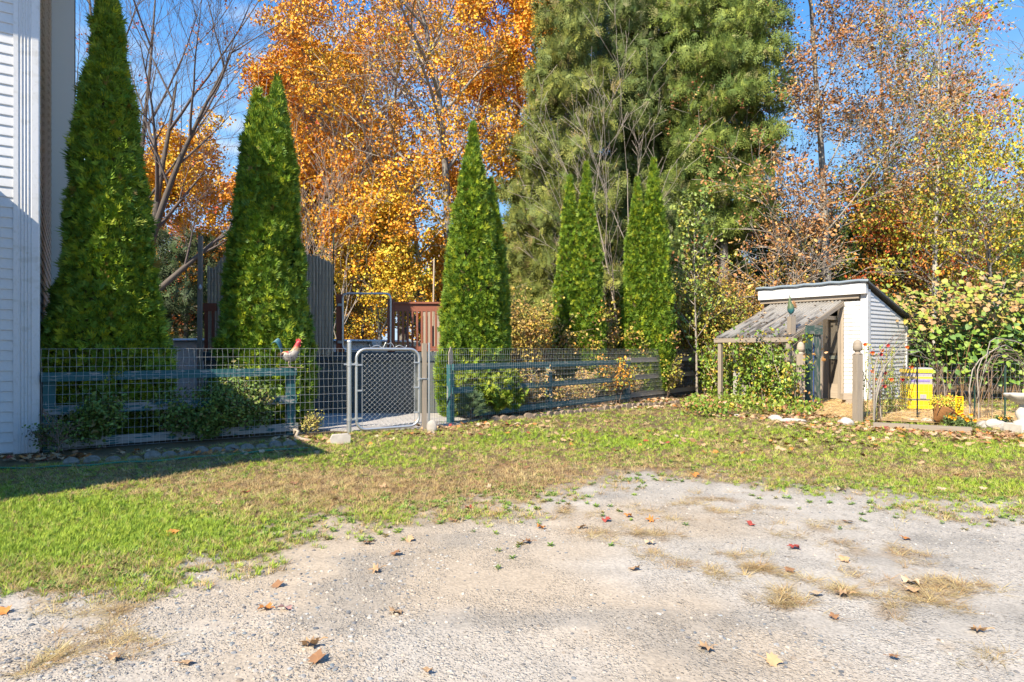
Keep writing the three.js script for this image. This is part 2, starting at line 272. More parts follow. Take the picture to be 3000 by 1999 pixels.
// ---------------------------------------------------------------- house with its flat-roofed wing (the wing stands outside the frame and shades the yard)
{
  const h = thing('house', 'white sided house with fluted corner board beside the tall arborvitae', 'house', [-5.8, 0, -7.7], 34.5 * Math.PI / 180);
  const course = (len) => new MB().prism([[-0.02, 0], [0.016, 0], [0.017, 0.008], [0.004, 0.127], [-0.02, 0.127]].reverse(), 'x', -len, 0).geo();
  const gFront = course(7), gSide = course(4.3), body = new MB();
  body.box(-3.51, 3.1, -3.5, 6.98, 6.2, 6.96); const wall = put('wall', body.geo(), M.vinyl, h);
  for (let k = 0; k < 49; k++) {
    const a = put('siding_course', gFront, M.vinyl, wall); a.position.set(-0.215, 0.02 + k * 0.122, 0.012);
    const b = put('siding_course', gSide, M.stainedVinyl, wall); b.rotation.y = Math.PI / 2; b.position.set(0.012, 0.02 + k * 0.122, -4.32);
  }
  for (let k = 49; k < 64; k++) { const y = 0.02 + k * 0.122, cut = Math.max(0, (y + 0.12 - 6.2) / 0.6); if (4.3 - cut < 0.4) continue; const b = put('siding_course', course(4.3 - cut), M.stainedVinyl, wall); b.rotation.y = Math.PI / 2; b.position.set(0.012, y, -4.32); }
  // fluted corner board: flat edges, four round flutes
  const pr = [[-0.222, 0.0]]; pr.push([-0.222, 0.034]); pr.push([-0.178, 0.034]);
  for (let f = 0; f < 4; f++) { const a = -0.176 + f * 0.033; pr.push([a, 0.034], [a + 0.004, 0.022], [a + 0.02, 0.022], [a + 0.03, 0.034]); }
  pr.push([-0.036, 0.034], [0.02, 0.034], [0.032, 0.026], [0.032, -0.09], [0.005, -0.09], [0.005, 0.0]);
  new MB().prism(pr.map(([x, z]) => [x, z]).reverse(), 'y', 0.0, 6.2).build('corner_board', M.vinyl, h);
  new MB().box(0.185, 3.85, -4.46, 0.36, 7.7, 0.26).build('rear_trim_panel', M.beige, h);
  new MB().box(0.372, 3.85, -4.46, 0.012, 7.7, 0.27).build('trim_edge', std([0.06, 0.05, 0.045]), h);
  // roof: front eave overhanging, ridge along the front, right rake overhanging
  const ov = 0.40, ye = 6.22, pitch = 0.6, zr = -3.5;
  new MB().prism([[ov, ye], [ov, ye + 0.24], [zr, ye + 0.24 + (ov - zr) * pitch], [-7 - ov, ye + 0.24], [-7 - ov, ye], [zr, ye + (ov - zr) * pitch - 0.05]].reverse(), 'x', -7.4, 0.36).build('roof', M.shingle, h);
  new MB().box(-3.52, ye - 0.012, ov / 2 + 0.01, 7.7, 0.02, ov - 0.02).build('soffit', M.vinyl, h);
  new MB().box(-3.52, ye + 0.10, ov + 0.055, 7.76, 0.13, 0.105).build('gutter', M.vinyl, h);
  new MB().prism([[-0.02, ye], [-6.98, ye], [zr, ye + 3.48 * pitch]], 'x', -0.16, -0.015).build('gable_wall', M.stainedVinyl, h);
  const wing = new MB(); wing.box(-3.7, 1.53, 1.64, 5.96, 3.06, 3.24); wing.build('wing_wall', M.vinyl, h);
  new MB().box(-3.68, 3.18, 1.73, 6.32, 0.24, 3.42).build('wing_roof', M.shingle, h);
}
// ---------------------------------------------------------------- left fence: rails and welded wire
const polyline = (a, b) => { const L = Math.hypot(b.x - a.x, b.z - a.z), u = V((b.x - a.x) / L, 0, (b.z - a.z) / L); return { L, u, turn: Math.atan2(-u.z, u.x), at: (t, y = 0, out = 0) => V(a.x + u.x * t - u.z * out, y, a.z + u.z * t + u.x * out), px: (px) => { const k = (px - 1500) / FOCAL; return (a.x + a.z * k) / -(u.x + u.z * k); } }; };
const FL = polyline(V(-5.68, 0, -7.62), V(-2.47, 0, -9.60));
const FR = polyline(V(-1.40, 0, -10.05), V(5.60, 0, -18.2));
function wirePanel(line, t0, t1, dx, dy, top, R, name, label, r = 0.0021, out = 0.0, lean = 0) {
  const g = thing(name, label, 'fence', line.at(t0), line.turn), mb = new MB(), L = t1 - t0, n = Math.round(L / dx), m = Math.round(top / dy);
  const bul = (x, y) => out + 0.012 * Math.sin(x * 2.3 + 1) * Math.sin(y * 2.5) + 0.012 * (fbm(x * 1.5, y * 2, 301, 2) - 0.5) + lean * Math.max(0, y - 0.95), sag = (x, y) => y + 0.012 * (fbm(x * 0.9, y * 2, 303, 2) - 0.5) * (0.4 + y);
  const hw = new MB();
  for (let i = 0; i <= n; i++) { const pts = []; for (let j = 0; j <= m; j++) { const x = i * dx + 0.007 * Math.sin(j * 1.7 + i) * (j / m), y = 0.03 + j * (top - 0.03) / m; pts.push(V(x, sag(x, y), bul(x, y))); } mb.tube(pts, r, 3); }
  for (let j = 0; j <= m; j++) { const pts = [], k = Math.max(2, Math.round(L / 0.14)); for (let i = 0; i <= k; i++) { const x = i / k * n * dx, y = 0.03 + j * (top - 0.03) / m; pts.push(V(x, sag(x, y), bul(x, y) + 0.003)); } hw.tube(pts, r, 3); }
  mb.build('upright_wires', M.wire, g, 'stuff'); hw.build('cross_wires', M.wire, g, 'stuff'); return g;
}
function rails(line, t0, t1, hs, mats, g, out, h = 0.115, d = 0.038) {
  hs.forEach((y, k) => { const a = line.at((t0 + t1) / 2, 0, out); const L = t1 - t0; const o = new MB().box(0, 0, 0, L, h, d).build('rail', mats[k], g); o.position.set((t0 + t1) / 2 - g.userData.t, y, out); o.rotation.z = 0; });
}
{
  const t0 = FL.px(118), t1 = FL.px(872);
  const g = thing('rail_fence', 'teal rail fence with peeling paint between white house corner and rooster ornament', 'fence', FL.at(t0), FL.turn);
  const L = t1 - t0, Z = -0.07;
  const rail = (y0, y1, m, x0 = 0, x1 = L) => { const o = new MB().box(0, 0, 0, x1 - x0, 0.112, 0.04).build('rail', m, g); o.position.set((x0 + x1) / 2, (y0 + y1) / 2, Z); o.rotation.z = Math.atan2(y1 - y0, x1 - x0); };
  rail(0.915, 0.932, M.tealSolid, 0.0, L); rail(0.505, 0.523, M.tealWorn, 0.02, L); rail(0.095, 0.122, M.tealBare, 0.06, L + 0.02);
  for (const x of [0.075, L - 0.07]) new MB().box(x, 0.43, Z - 0.085, 0.125, 0.9, 0.10).build('post', M.tealSolid, g);
}
wirePanel(FL, 0.0, FL.L - 0.05, 0.069, 0.116, 1.265, null, 'wire_fence', 'welded wire mesh running in front of teal rails from house to gate post');
// ---------------------------------------------------------------- gate posts and chain link gate
const postL = ground(1023, 1268), postR = ground(1243, 1257);
{
  const GT = polyline(postL, postR);
  const p = thing('gate_post', 'round galvanised post carrying the chain link gate hinges', 'post', postL);
  new MB().tube([V(0, -0.05, 0), V(0, 1.37, 0)], 0.033, 12, true).build('tube', M.galv, p);
  new MB().lathe([[0.037, 1.36], [0.037, 1.385], [0.02, 1.40], [0.001, 1.402]], 12).build('cap', M.galv, p);
  const q = thing('gate_post', 'square grey wooden latch post with thin steel pipe beside it', 'post', postR, GT.turn);
  new MB().box(0.0, 0.66, -0.01, 0.062, 1.38, 0.08).build('wooden_post', M.greyWood, q);
  new MB().tube([V(0.075, -0.03, 0), V(0.075, 1.36, 0)], 0.02, 10, true).build('pipe', M.galv, q);
  // gate
  const W0 = 0.105, W1 = GT.L - 0.085, y0 = 0.035, y1 = 1.26, r = 0.021, R = 0.15, sag = 0.02;
  const g = thing('chain_link_gate', 'galvanised chain link walk gate with rounded frame corners and scroll top', 'gate', postL.clone(), GT.turn);
  const ring = []; const arc = (cx, cy, a0, a1) => { for (let k = 0; k <= 8; k++) { const a = a0 + (a1 - a0) * k / 8; ring.push(V(cx + R * Math.cos(a), cy + R * Math.sin(a), 0)); } };
  arc(W1 - R, y1 - R, 0, Math.PI / 2); arc(W0 + R, y1 - R, Math.PI / 2, Math.PI); arc(W0 + R, y0 + R, Math.PI, 1.5 * Math.PI); arc(W1 - R, y0 + R + sag, 1.5 * Math.PI, 2 * Math.PI); ring.push(ring[0].clone());
  new MB().tube(ring, r, 10).build('frame', M.galv, g);
  const b0 = W0 + 0.085, b1 = W1 - 0.07;
  for (const x of [b0, b1]) new MB().box(x, (y0 + y1) / 2 - 0.02, 0.004, 0.008, y1 - y0 - 0.11, 0.014).build('tension_bar', M.galv, g);
  const nw = 21, dx = (b1 - b0) / nw, rows = 30, dy = (y1 - y0 - 0.11) / rows, ch = new MB();
  for (let k = 0; k < nw; k++) { const pts = []; for (let j = 0; j <= rows; j++) pts.push(V(b0 + (k + ((j + k) % 2 ? 1.03 : -0.03)) * dx, y0 + 0.04 + j * dy, (j % 2 ? 1 : -1) * 0.004)); ch.tube(pts, 0.0026, 4); }
  ch.build('chain_link_mesh', M.wire, g, 'stuff');
  for (const y of [1.03, 0.20]) { const o = new MB(); o.box(0.055, 0, 0, 0.13, 0.028, 0.05); o.tube([V(0, -0.03, 0), V(0, 0.03, 0)], 0.04, 10); o.tube([V(W0, -0.03, 0), V(W0, 0.03, 0)], 0.027, 10); o.box(-0.055, 0, 0.0, 0.05, 0.02, 0.02); const h = o.build('hinge', M.galv, g); h.position.y = y; }
  for (const [x, y, s] of [[W0, 1.02, 1], [W0, 0.63, 1], [W0, 0.21, 1], [W1, 1.05, -1], [W1, 0.66, -1], [W1, 0.27, -1]]) new MB().box(x + s * 0.045, y, 0, 0.085, 0.022, 0.05).build('brace_band', M.galv, g);
  const l = new MB(); l.box(W1 + 0.06, 0.79, 0.01, 0.16, 0.022, 0.012); l.tube([V(W1, 0.765, 0), V(W1, 0.82, 0)], 0.03, 10); l.box(W1 + 0.05, 0.795, 0.03, 0.10, 0.016, 0.02); l.build('latch', M.galv, g);
  const sc = new MB(), mid = (W0 + W1) / 2, S = (a) => a.map(([x, y]) => V(mid + x, y1 + y, 0.0));
  sc.tube(S([[-0.29, 0.07], [-0.27, 0.02], [-0.22, 0.045], [-0.16, 0.06], [-0.11, 0.03], [-0.09, -0.01], [-0.08, 0.02], [-0.04, 0.10], [0.0, 0.075], [0.04, 0.105], [0.08, 0.05], [0.10, 0.005], [0.12, 0.035], [0.17, 0.06], [0.22, 0.04], [0.27, 0.02], [0.29, 0.06]]), 0.006, 5); sc.build('scroll_top', M.galv, g);
}
// ---------------------------------------------------------------- right fence
{
  const ta = FR.px(1335), tm = FR.px(1625), tb = FR.px(1853), tc = FR.px(2062);
  const g = thing('rail_fence', 'teal rail fence beside the small pine seedling, right of the chain link gate', 'fence', FR.at(ta), FR.turn), Z = -0.07;
  const rail = (y, m, x0, x1, parent = g) => { const o = new MB().box(0, 0, 0, x1 - x0, 0.108, 0.04).build('rail', m, parent); o.position.set((x0 + x1) / 2, y, Z); };
  rail(0.955, M.tealSolid, 0, tb - ta); rail(0.56, M.tealSolid, 0, tb - ta); rail(0.14, M.tealSolid, 0.35, tb - ta);
  for (const t of [0.02, tm - ta, tb - ta - 0.05]) new MB().box(t, 0.49, Z - 0.075, 0.10, 1.02, 0.09).build('post', M.tealSolid, g);
  const p = thing('picket', 'weathered pointed grey picket rising above teal fence post', 'picket', FR.at(ta + 0.09, 0, -0.22), FR.turn);
  new MB().prism([[-0.045, -0.02], [0.045, -0.02], [0.045, 1.19], [0.0, 1.30], [-0.045, 1.19]], 'z', -0.01, 0.012).build('board', M.greyWood, p);
  const w = thing('rail_fence', 'unpainted grey wooden rail fence between teal rails and climbing vines', 'fence', FR.at(tb), FR.turn);
  for (const y of [1.0, 0.58, 0.16]) rail(y, M.greyWood, 0.02, tc - tb, w);
  for (const t of [0.03, tc - tb - 0.05]) new MB().box(t, 0.52, Z - 0.075, 0.09, 1.08, 0.09).build('post', M.greyWood, w);
}
wirePanel(FR, 0.06, FR.L, 0.0535, 0.103, 1.27, null, 'wire_fence', 'welded wire mesh running along the teal and grey rails', 0.0019, 0.0, -0.05);
// ---------------------------------------------------------------- scalloped edging stones
const scallop = new MB().prism(Array.from({ length: 9 }, (_, k) => { const a = Math.PI * k / 8; return [0.085 * Math.cos(a), 0.075 + 0.055 * Math.sin(a)]; }).concat([[-0.085, -0.04], [0.085, -0.04]]), 'z', -0.03, 0.03).geo();
function edging(pts, label, group, m) {
  const R = rng(77);
  for (let k = 0; k < pts.length - 1; k++) { const a = pts[k], b = pts[k + 1], L = a.distanceTo(b), n = Math.round(L / 0.18); for (let j = 0; j < n; j++) { const o = put('edging_stone', scallop, m, null); o.position.lerpVectors(a, b, (j + 0.5) / n); o.position.y = (label.includes('shade') ? -0.085 : -0.075) + 0.045 * R(); o.scale.set(0.9 + 0.2 * R(), 0.9 + 0.25 * R(), 0.9 + 0.4 * R()); o.rotation.set((R() - 0.5) * 0.5, Math.atan2(-(b.z - a.z), b.x - a.x) + (R() - 0.5) * 0.25, (R() - 0.5) * 0.2); tag(o, label, 'edging stone', group); } }
}
edging([ground(1440, 1233), ground(1560, 1224), ground(1750, 1204), ground(1880, 1192), ground(1990, 1183)], 'round topped brown concrete edging stone on lawn edge below teal rails', 'scalloped edging along the sunny fence', std([1, 1, 1], { map: tex(128, 128, (u, v) => { const n = fbm(u * 9, v * 9, 92, 4, 9); return mix3([0.10, 0.075, 0.055], [0.34, 0.26, 0.19], n); }, 4, 4) }));
edging([ground(175, 1362), ground(420, 1345), ground(700, 1318), ground(868, 1304)], 'round topped grey concrete edging stone in shade below peeling rails', 'scalloped edging along the shaded fence', std([1, 1, 1], { map: tex(128, 128, (u, v) => { const n = fbm(u * 9, v * 9, 93, 4, 9); return mix3([0.10, 0.11, 0.09], [0.30, 0.29, 0.27], n); }, 4, 4) }));
// ---------------------------------------------------------------- deck, pool, screen
{
  const Z = -12.3, xl = -6.0, xr = -1.22, yd = 1.2;
  const d = thing('deck', 'brown railed pool deck on dark boarded skirt behind the chain link gate', 'deck', [0, 0, Z]);
  new MB().box((xl + xr) / 2, yd - 0.06, -0.6, xr - xl, 0.12, 1.24).build('floor', M.brownStain, d);
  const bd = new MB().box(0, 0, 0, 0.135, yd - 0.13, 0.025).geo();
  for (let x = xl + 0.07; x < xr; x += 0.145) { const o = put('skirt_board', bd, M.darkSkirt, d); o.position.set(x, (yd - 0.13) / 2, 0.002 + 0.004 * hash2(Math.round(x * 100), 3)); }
  new MB().box((xl + xr) / 2, yd - 0.08, 0.035, xr - xl, 0.17, 0.03).build('rim_board', std([0.05, 0.07, 0.085]), d);
  const X = (px) => (px - 1500) / FOCAL * 12.3;
  for (const [px, top, w] of [[994, 2.33, 0.13], [1144, 2.24, 0.13]]) new MB().box(X(px), (top + yd) / 2 - 0.05, -0.06, w, top - yd + 0.1, 0.11).build('post', M.brownStain, d);
  const x0 = X(1152), x1 = X(1312), top = new MB().box((x0 + x1) / 2, 2.075, -0.06, x1 - x0, 0.15, 0.045); top.build('top_rail', M.brownStain, d);
  new MB().box((x0 + x1) / 2, 2.165, -0.06, x1 - x0 + 0.04, 0.035, 0.13).build('rail_cap', M.brownStain, d);
  new MB().box((x0 + x1) / 2, 1.27, -0.06, x1 - x0, 0.09, 0.04).build('bottom_rail', M.brownStain, d);
  const bl = new MB().box(0, 1.66, 0, 0.038, 0.80, 0.038).geo();
  for (let x = x0 + 0.09; x < x1; x += 0.092) put('baluster', bl, M.brownStain, d).position.set(x, 0, -0.055);
  // railing returning along the left end
  const xL = X(592);
  new MB().box(xL + 0.10, 2.06, -0.5, 0.05, 0.14, 0.9).build('top_rail', M.brownStain, d);
  for (let k = 0; k < 7; k++) put('baluster', bl, M.brownStain, d).position.set(xL + 0.11, 0, -0.1 - k * 0.12);
  for (const s of [0, 1]) new MB().box(xL + 0.08 + s * 0.14, 1.64, 0.0, 0.06, 0.84, 0.04).build('baluster', M.brownStain, d);
  new MB().box(xL + 0.16, 2.08, 0.0, 0.26, 0.15, 0.06).build('top_rail', M.brownStain, d);
  const pole = thing('pole', 'tall thin grey wooden pole at left end of deck', 'pole', [X(592), 0, Z + 0.12]);
  new MB().box(0, 1.72, 0, 0.075, 3.45, 0.06).build('timber', M.greyWood, pole); pole.rotation.z = -0.008;
  for (const [py, label] of [[840, 'x']]) new MB().lathe([[0.001, 0], [0.03, 0.03], [0.03, 0.06], [0.012, 0.09], [0.012, 0.11]], 10).build('insulator', M.vinyl, pole).position.set(0.02, 2.4, 0.04);
  const gp2 = thing('pole', 'dark green metal stake at right edge of reed screen', 'pole', [X(978), 0, Z + 0.09]); new MB().tube([V(0, 0, 0), V(0.02, 3.5, 0)], 0.012, 6).build('stake', std([0.02, 0.05, 0.04]), gp2);
  const wp = thing('pole', 'slender pale pole standing behind brown deck railing', 'pole', [X(1266) - 0.05, 0, Z - 0.55]); new MB().tube([V(0, 0, 0), V(0, 1.7, 0), V(0.02, 3.1, 0)], 0.019, 7).build('shaft', M.paleWood, wp);
  // reed screens: bundles of reeds with their own uneven tops
  const reedScreen = (px0, px1, y0, topF, label, z, turn = 0) => {
    const s = thing('reed_screen', label, 'screen', [X(px0), 0, z], turn), a = new MB(), R = rng(px0), Wd = X(px1) - X(px0), n = Math.round(Wd / 0.022);
    for (let k = 0; k < n; k++) { const x = (k + 0.5) / n * Wd, t = topF(x / Wd) + (R() - 0.5) * 0.05, zz = 0.012 * Math.sin(k * 2.1) + 0.03 * Math.sin(x * 4); const u0 = R() * 5; const w = 0.014, b = a.n; a.vert(x - w, y0, zz, u0, 0); a.vert(x, y0, zz + 0.012, u0 + 0.03, 0); a.vert(x + w, y0, zz, u0 + 0.06, 0); a.vert(x - w, t, zz, u0, 2); a.vert(x, t, zz + 0.012, u0 + 0.03, 2); a.vert(x + w, t, zz, u0 + 0.06, 2); a.quad(b, b + 1, b + 4, b + 3); a.quad(b + 1, b + 2, b + 5, b + 4); a.quad(b + 2, b, b + 3, b + 5); }
    a.build('reeds', M.reed, s, 'stuff');
    const wz = new MB(); for (let y = y0 + 0.1; y < 2.9; y += 0.14) { const pts = []; for (let k = 0; k <= 24; k++) { const x = k / 24 * Wd; pts.push(V(x, y + 0.015 * Math.sin(x * 3 + y * 9), 0.022 + 0.03 * Math.sin(x * 4))); } wz.tube(pts, 0.0016, 3); }
    wz.build('binding_wires', std([0.22, 0.19, 0.15]), s, 'stuff');
  };
  reedScreen(690, 980, 1.15, (t) => 3.28 - 0.36 * t * t * (0.6 + 0.5 * t) + 0.03 * Math.sin(t * 9), 'reed screen panel right of the second arborvitae on deck', Z + 0.06);
  reedScreen(606, 690, 1.15, (t) => 2.86 + 0.42 * smooth(0.2, 0.9, t), 'reed screen panel between grey pole and second arborvitae', Z - 0.02);
  // small gate on the deck
  const g = thing('deck_gate', 'galvanised gate frame with fine mesh between brown deck posts', 'gate', [X(1006), 0, Z + 0.05]), Wg = X(1146) - X(1006), ring = [], R = 0.1, y0 = 1.24, y1 = 2.34;
  const arc = (cx, cy, a0) => { for (let k = 0; k <= 6; k++) { const a = a0 + Math.PI / 2 * k / 6; ring.push(V(cx + R * Math.cos(a), cy + R * Math.sin(a), 0)); } };
  arc(Wg - R, y1 - R, 0); arc(R, y1 - R, Math.PI / 2); arc(R, y0 + R, Math.PI); arc(Wg - R, y0 + R, 1.5 * Math.PI); ring.push(ring[0].clone());
  new MB().tube(ring, 0.02, 8).build('frame', M.galv, g);
  const mesh = new MB(); for (let k = -12; k < 12; k++) for (const s of [1, -1]) { const pts = []; for (let j = 0; j <= 20; j++) { const x = k * 0.08 + s * j * 0.05 + (s < 0 ? Wg : 0), y = y0 + 0.05 + j * 0.05; if (x > 0.06 && x < Wg - 0.06 && y < 2.18) pts.push(V(x, y, 0)); } if (pts.length > 1) mesh.tube(pts, 0.0017, 3); }
  mesh.build('mesh', std([0.12, 0.13, 0.13], { metalness: 0.4 }), g, 'stuff');
  for (const y of [1.4, 2.12]) new MB().box(-0.045, y, 0.0, 0.10, 0.05, 0.04).build('hinge', M.galv, g);
  // pool
  const P = thing('swimming_pool', 'round white above-ground pool behind the deck', 'pool', [-6.2, 0, -16.9]);
  new MB().lathe([[3.6, 0], [3.6, 1.42]], 64).build('wall', std([0.68, 0.68, 0.66], { roughness: 0.4 }), P);
  new MB().lathe([[3.42, 1.42], [3.42, 1.47], [3.5, 1.49], [3.68, 1.48], [3.70, 1.42], [3.42, 1.42]], 64).build('top_ledge', std([0.70, 0.70, 0.68], { roughness: 0.35 }), P);
  new MB().lathe([[0.001, 1.18], [3.59, 1.18]], 48).build('water_cover', std([0.05, 0.12, 0.25], { roughness: 0.3 }), P);
  for (let k = 0; k < 14; k++) { const a = k / 14 * 2 * Math.PI + 0.28, o = new MB(); o.box(0, 0.66, 0, 0.05, 1.32, 0.16); o.prism([[-0.10, 1.32], [0.10, 1.32], [0.16, 1.45], [-0.16, 1.45]], 'x', -0.03, 0.09); const q = o.build('upright', std([0.66, 0.66, 0.63], { roughness: 0.4 }), P); q.position.set(3.64 * Math.cos(a), 0, -3.64 * Math.sin(a)); q.rotation.y = a; }
  // grey picket gate section behind the railing
  const f = thing('picket_fence', 'weathered grey picket fence seen behind brown deck railing', 'fence', [X(1242) * 1.14, 0, -14.2], -0.35);
  for (let k = 0; k < 12; k++) new MB().box(k * 0.115, 1.55, 0, 0.075, 1.1, 0.02).build('picket', M.greyWood, f);
  for (const y of [1.25, 2.05]) new MB().box(0.62, y, -0.03, 1.4, 0.08, 0.03).build('rail', M.greyWood, f);
  for (const x of [0.0, 1.3]) new MB().box(x, 1.05, -0.08, 0.09, 2.1, 0.08).build('post', M.paleWood, f);
  // concrete patio between gate and deck
  const s = new MB().prism([[-6, -12.26], [-0.2, -12.26], [-0.9, -10.5], [-1.5, -10.02], [-2.42, -9.60], [-3.3, -9.9]].reverse(), 'y', -0.06, 0.018);
  tag(s.build('patio', M.patio), 'smooth concrete patio slab behind the chain link gate', 'patio', null, 'structure');
}
let shedLeaves = null;
// ---------------------------------------------------------------- white shed with clear corrugated lean-to
{
  const s = thing('shed', 'white sided single slope shed with corrugated plastic lean-to roof', 'shed', [8.38, 0, -14.9], -51 * Math.PI / 180);
  const W = 2.6, D = 2.45, HF = 2.62, HB = 1.98, lap = 0.0985;
  const prof = [[-0.015, 0], [0.019, 0], [0.020, 0.006], [0.003, lap + 0.004], [-0.015, lap + 0.004]].reverse();
  const core = new MB(); // framing behind the siding; the door opening stays open
  core.box(-0.30, HF / 2, -0.06, 0.56, HF, 0.08); core.box(-1.75, HF / 2, -0.06, 1.66, HF, 0.08); core.box(-W / 2, HF - 0.2, -0.06, W, 0.4, 0.075);
  core.box(-W + 0.05, HB / 2, -D / 2, 0.08, HB, D - 0.2); core.box(-W / 2, HB / 2, -D + 0.05, W - 0.2, HB, 0.08);
  const cw = core.build('wall', M.greyWood, s);
  const rw = new MB().prism([[-0.02, 0], [-D + 0.02, 0], [-D + 0.02, HB], [-0.02, HF + 0.1]], 'x', -0.08, -0.015); const rwm = rw.build('wall', M.vinyl, s);
  const gf = new MB().prism(prof, 'x', -0.44, 0).geo();
  for (let k = 0; k < 24; k++) { const o = put('siding_course', gf, M.vinyl, cw); o.position.set(-0.13, 0.04 + k * lap, 0.012); }
  for (let k = 0; k < 27; k++) { const y = 0.04 + k * lap, zTop = y + lap < HB ? D - 0.05 : Math.max(0.15, D - 0.05 - (y + lap - HB) / (HF + 0.1 - HB) * D); if (zTop < 0.3) continue; const o = new MB().prism(prof, 'x', -(zTop - 0.13), 0).build('siding_course', M.vinyl, rwm); o.rotation.y = Math.PI / 2; o.position.set(0.0, y, -zTop); }
  const cb = new MB().prism([[-0.13, 0.03], [0.03, 0.03], [0.03, -0.13], [0.0, -0.13], [0.0, 0.0], [-0.13, 0.0]].map(([a, b]) => [a, b]), 'y', 0.03, HF + 0.06); cb.build('corner_board', M.vinyl, s);
  new MB().box(0.015, HB / 2, -D + 0.05, 0.03, HB, 0.1).build('corner_board', M.vinyl, s);
  // fascia and roof
  new MB().box(-W / 2 - 0.02, HF + 0.025, 0.075, W + 0.1, 0.145, 0.15).build('fascia_board', M.vinyl, s);
  new MB().box(-W / 2 - 0.02, HF + 0.155, 0.082, W + 0.1, 0.105, 0.15).build('fascia_board', M.vinyl, s);
  new MB().box(-W / 2 - 0.1, HF - 0.10, 0.05, W - 0.1, 0.10, 0.06).build('header_beam', M.greyWood, s);
  const a = HF + 0.21, b = HB + 0.07;
  new MB().prism([[0.19, a + 0.01], [0.19, a + 0.055], [-D - 0.1, b + 0.05], [-D - 0.1, b + 0.005]].reverse(), 'x', -W - 0.1, 0.09).build('roof', M.shingle, s);
  new MB().tube(Array.from({ length: 14 }, (_, k) => V(-W - 0.1 + k * (W + 0.2) / 13, a + 0.045 + 0.012 * Math.sin(k * 2.3), 0.185)), 0.036, 7, true).build('roof_edge_roll', std([0.20, 0.25, 0.30], { roughness: 0.4 }), s);
  // door frame and screened door in the opening
  new MB().box(-0.60, 1.18, 0.03, 0.075, 2.36, 0.10).build('door_jamb', M.greyWood, s);
  new MB().box(-0.535, 1.20, 0.05, 0.05, 2.34, 0.04).build('door_trim', M.paleWood, s);
  new MB().box(-0.92, 1.55, -0.35, 0.62, 0.9, 0.02).build('inner_panel', std([0.46, 0.42, 0.36], { roughness: 0.5 }), s);
  const slats = new MB(); for (let k = 0; k < 9; k++) slats.box(-0.92 + (k - 4) * 0.07, 0.72, -0.35 + 0.012 * (k % 2), 0.065, 0.9, 0.02); slats.build('inner_boards', M.greyWood, s);
  new MB().box(-0.92, 1.06, -0.31, 0.62, 0.09, 0.03).build('cross_bar', std([0.55, 0.60, 0.52]), s);
  new MB().box(-0.92, 0.22, -0.30, 0.62, 0.36, 0.03).build('kick_panel', M.paleWood, s);
  new MB().box(-0.92, 2.04, -0.30, 0.62, 0.10, 0.03).build('light_strip', std([0.55, 0.62, 0.55]), s);
  // lean-to
  const run = 2.55, y0 = 2.44, y1 = 1.53, xr = -0.50, xl = -2.36, n = 21, mb = new MB(), sg = 6;
  for (let k = 0; k <= n * sg; k++) { const t = k / (n * sg), x = xr + (xl - xr) * t, w = 0.024 * Math.cos(t * n * 2 * Math.PI); for (let j = 0; j <= 8; j++) { const q = j / 8; mb.vert(x, mix(y0, y1, q) + w - 0.03 * Math.sin(q * 3.14), 0.05 + run * q, q * run, x); } }
  for (let k = 0; k < n * sg; k++) for (let j = 0; j < 8; j++) { const A = k * 9 + j; mb.quad(A, A + 1, A + 10, A + 9); }
  const cm = new THREE.MeshPhysicalMaterial({ color: new THREE.Color(1, 1, 1), map: tex(256, 256, (u, v) => { const d = smooth(0.42, 0.75, fbm(u * 6, v * 22, 401, 4) * 0.75 + 0.3 * u); return mix3([0.56, 0.55, 0.52], [0.17, 0.15, 0.125], d); }, 0.39, 0.5), roughness: 0.55, transmission: 0.62, thickness: 0, side: THREE.DoubleSide });
  mb.build('corrugated_sheet', cm, s);
  { const R = rng(411), L = []; for (let k = 0; k < 70; k++) { const q = Math.pow(R(), 0.7), x = mix(xl, xr, R()); L.push({ p: V(x, mix(y0, y1, q) - 0.03 * Math.sin(q * 3.14) + 0.034, 0.05 + run * q), q: qEuler(0.34 + (R() - 0.5) * 0.6, R() * 6.28, (R() - 0.5) * 0.6), s: 0.05 + 0.04 * R(), c: jitter(R, pick(R, [[[0.40, 0.25, 0.13], 3], [[0.24, 0.13, 0.06], 3], [[0.45, 0.34, 0.2], 1]]), 0.2) }); } shedLeaves = [L, s]; }
  const raf = (x, w) => { const o = new MB().box(0, 0, 0, 0.06, 0.09, Math.hypot(run, y0 - y1)).build('rafter', M.greyWood, s); o.position.set(x, (y0 + y1) / 2 - 0.065, 0.05 + run / 2); o.rotation.x = Math.atan2(y0 - y1, run); };
  raf(xr - 0.02); raf(-1.5); raf(xl + 0.02);
  new MB().box((xr + xl) / 2, y1 - 0.06, run + 0.02, xr - xl + 0.1, 0.10, 0.07).build('front_beam', M.greyWood, s);
  for (const x of [xl + 0.08, xr - 0.1]) new MB().box(x, 0.72, run - 0.02, 0.085, 1.44, 0.085).build('lean_to_post', M.greyWood, s);
  new MB().box(-0.74, 1.05, 0.75, 0.08, 2.1, 0.08).build('lean_to_post', M.paleWood, s);
  new MB().box(-0.72, 2.02, 0.42, 0.07, 0.09, 0.75).build('brace', M.paleWood, s);
  new MB().box(-1.55, 0.55, 1.85, 1.6, 0.9, 0.03).build('inner_bench', std([0.34, 0.33, 0.30]), s);
  const st = thing('step_block', 'two pale wooden blocks stacked against white shed wall', 'block', ground(2487, 1190).setY(0)); new MB().box(0, 0.07, 0, 0.2, 0.14, 0.18).build('block', M.paleWood, st); new MB().box(-0.04, 0.215, 0.0, 0.24, 0.14, 0.16).build('block', M.paleWood, st);
}
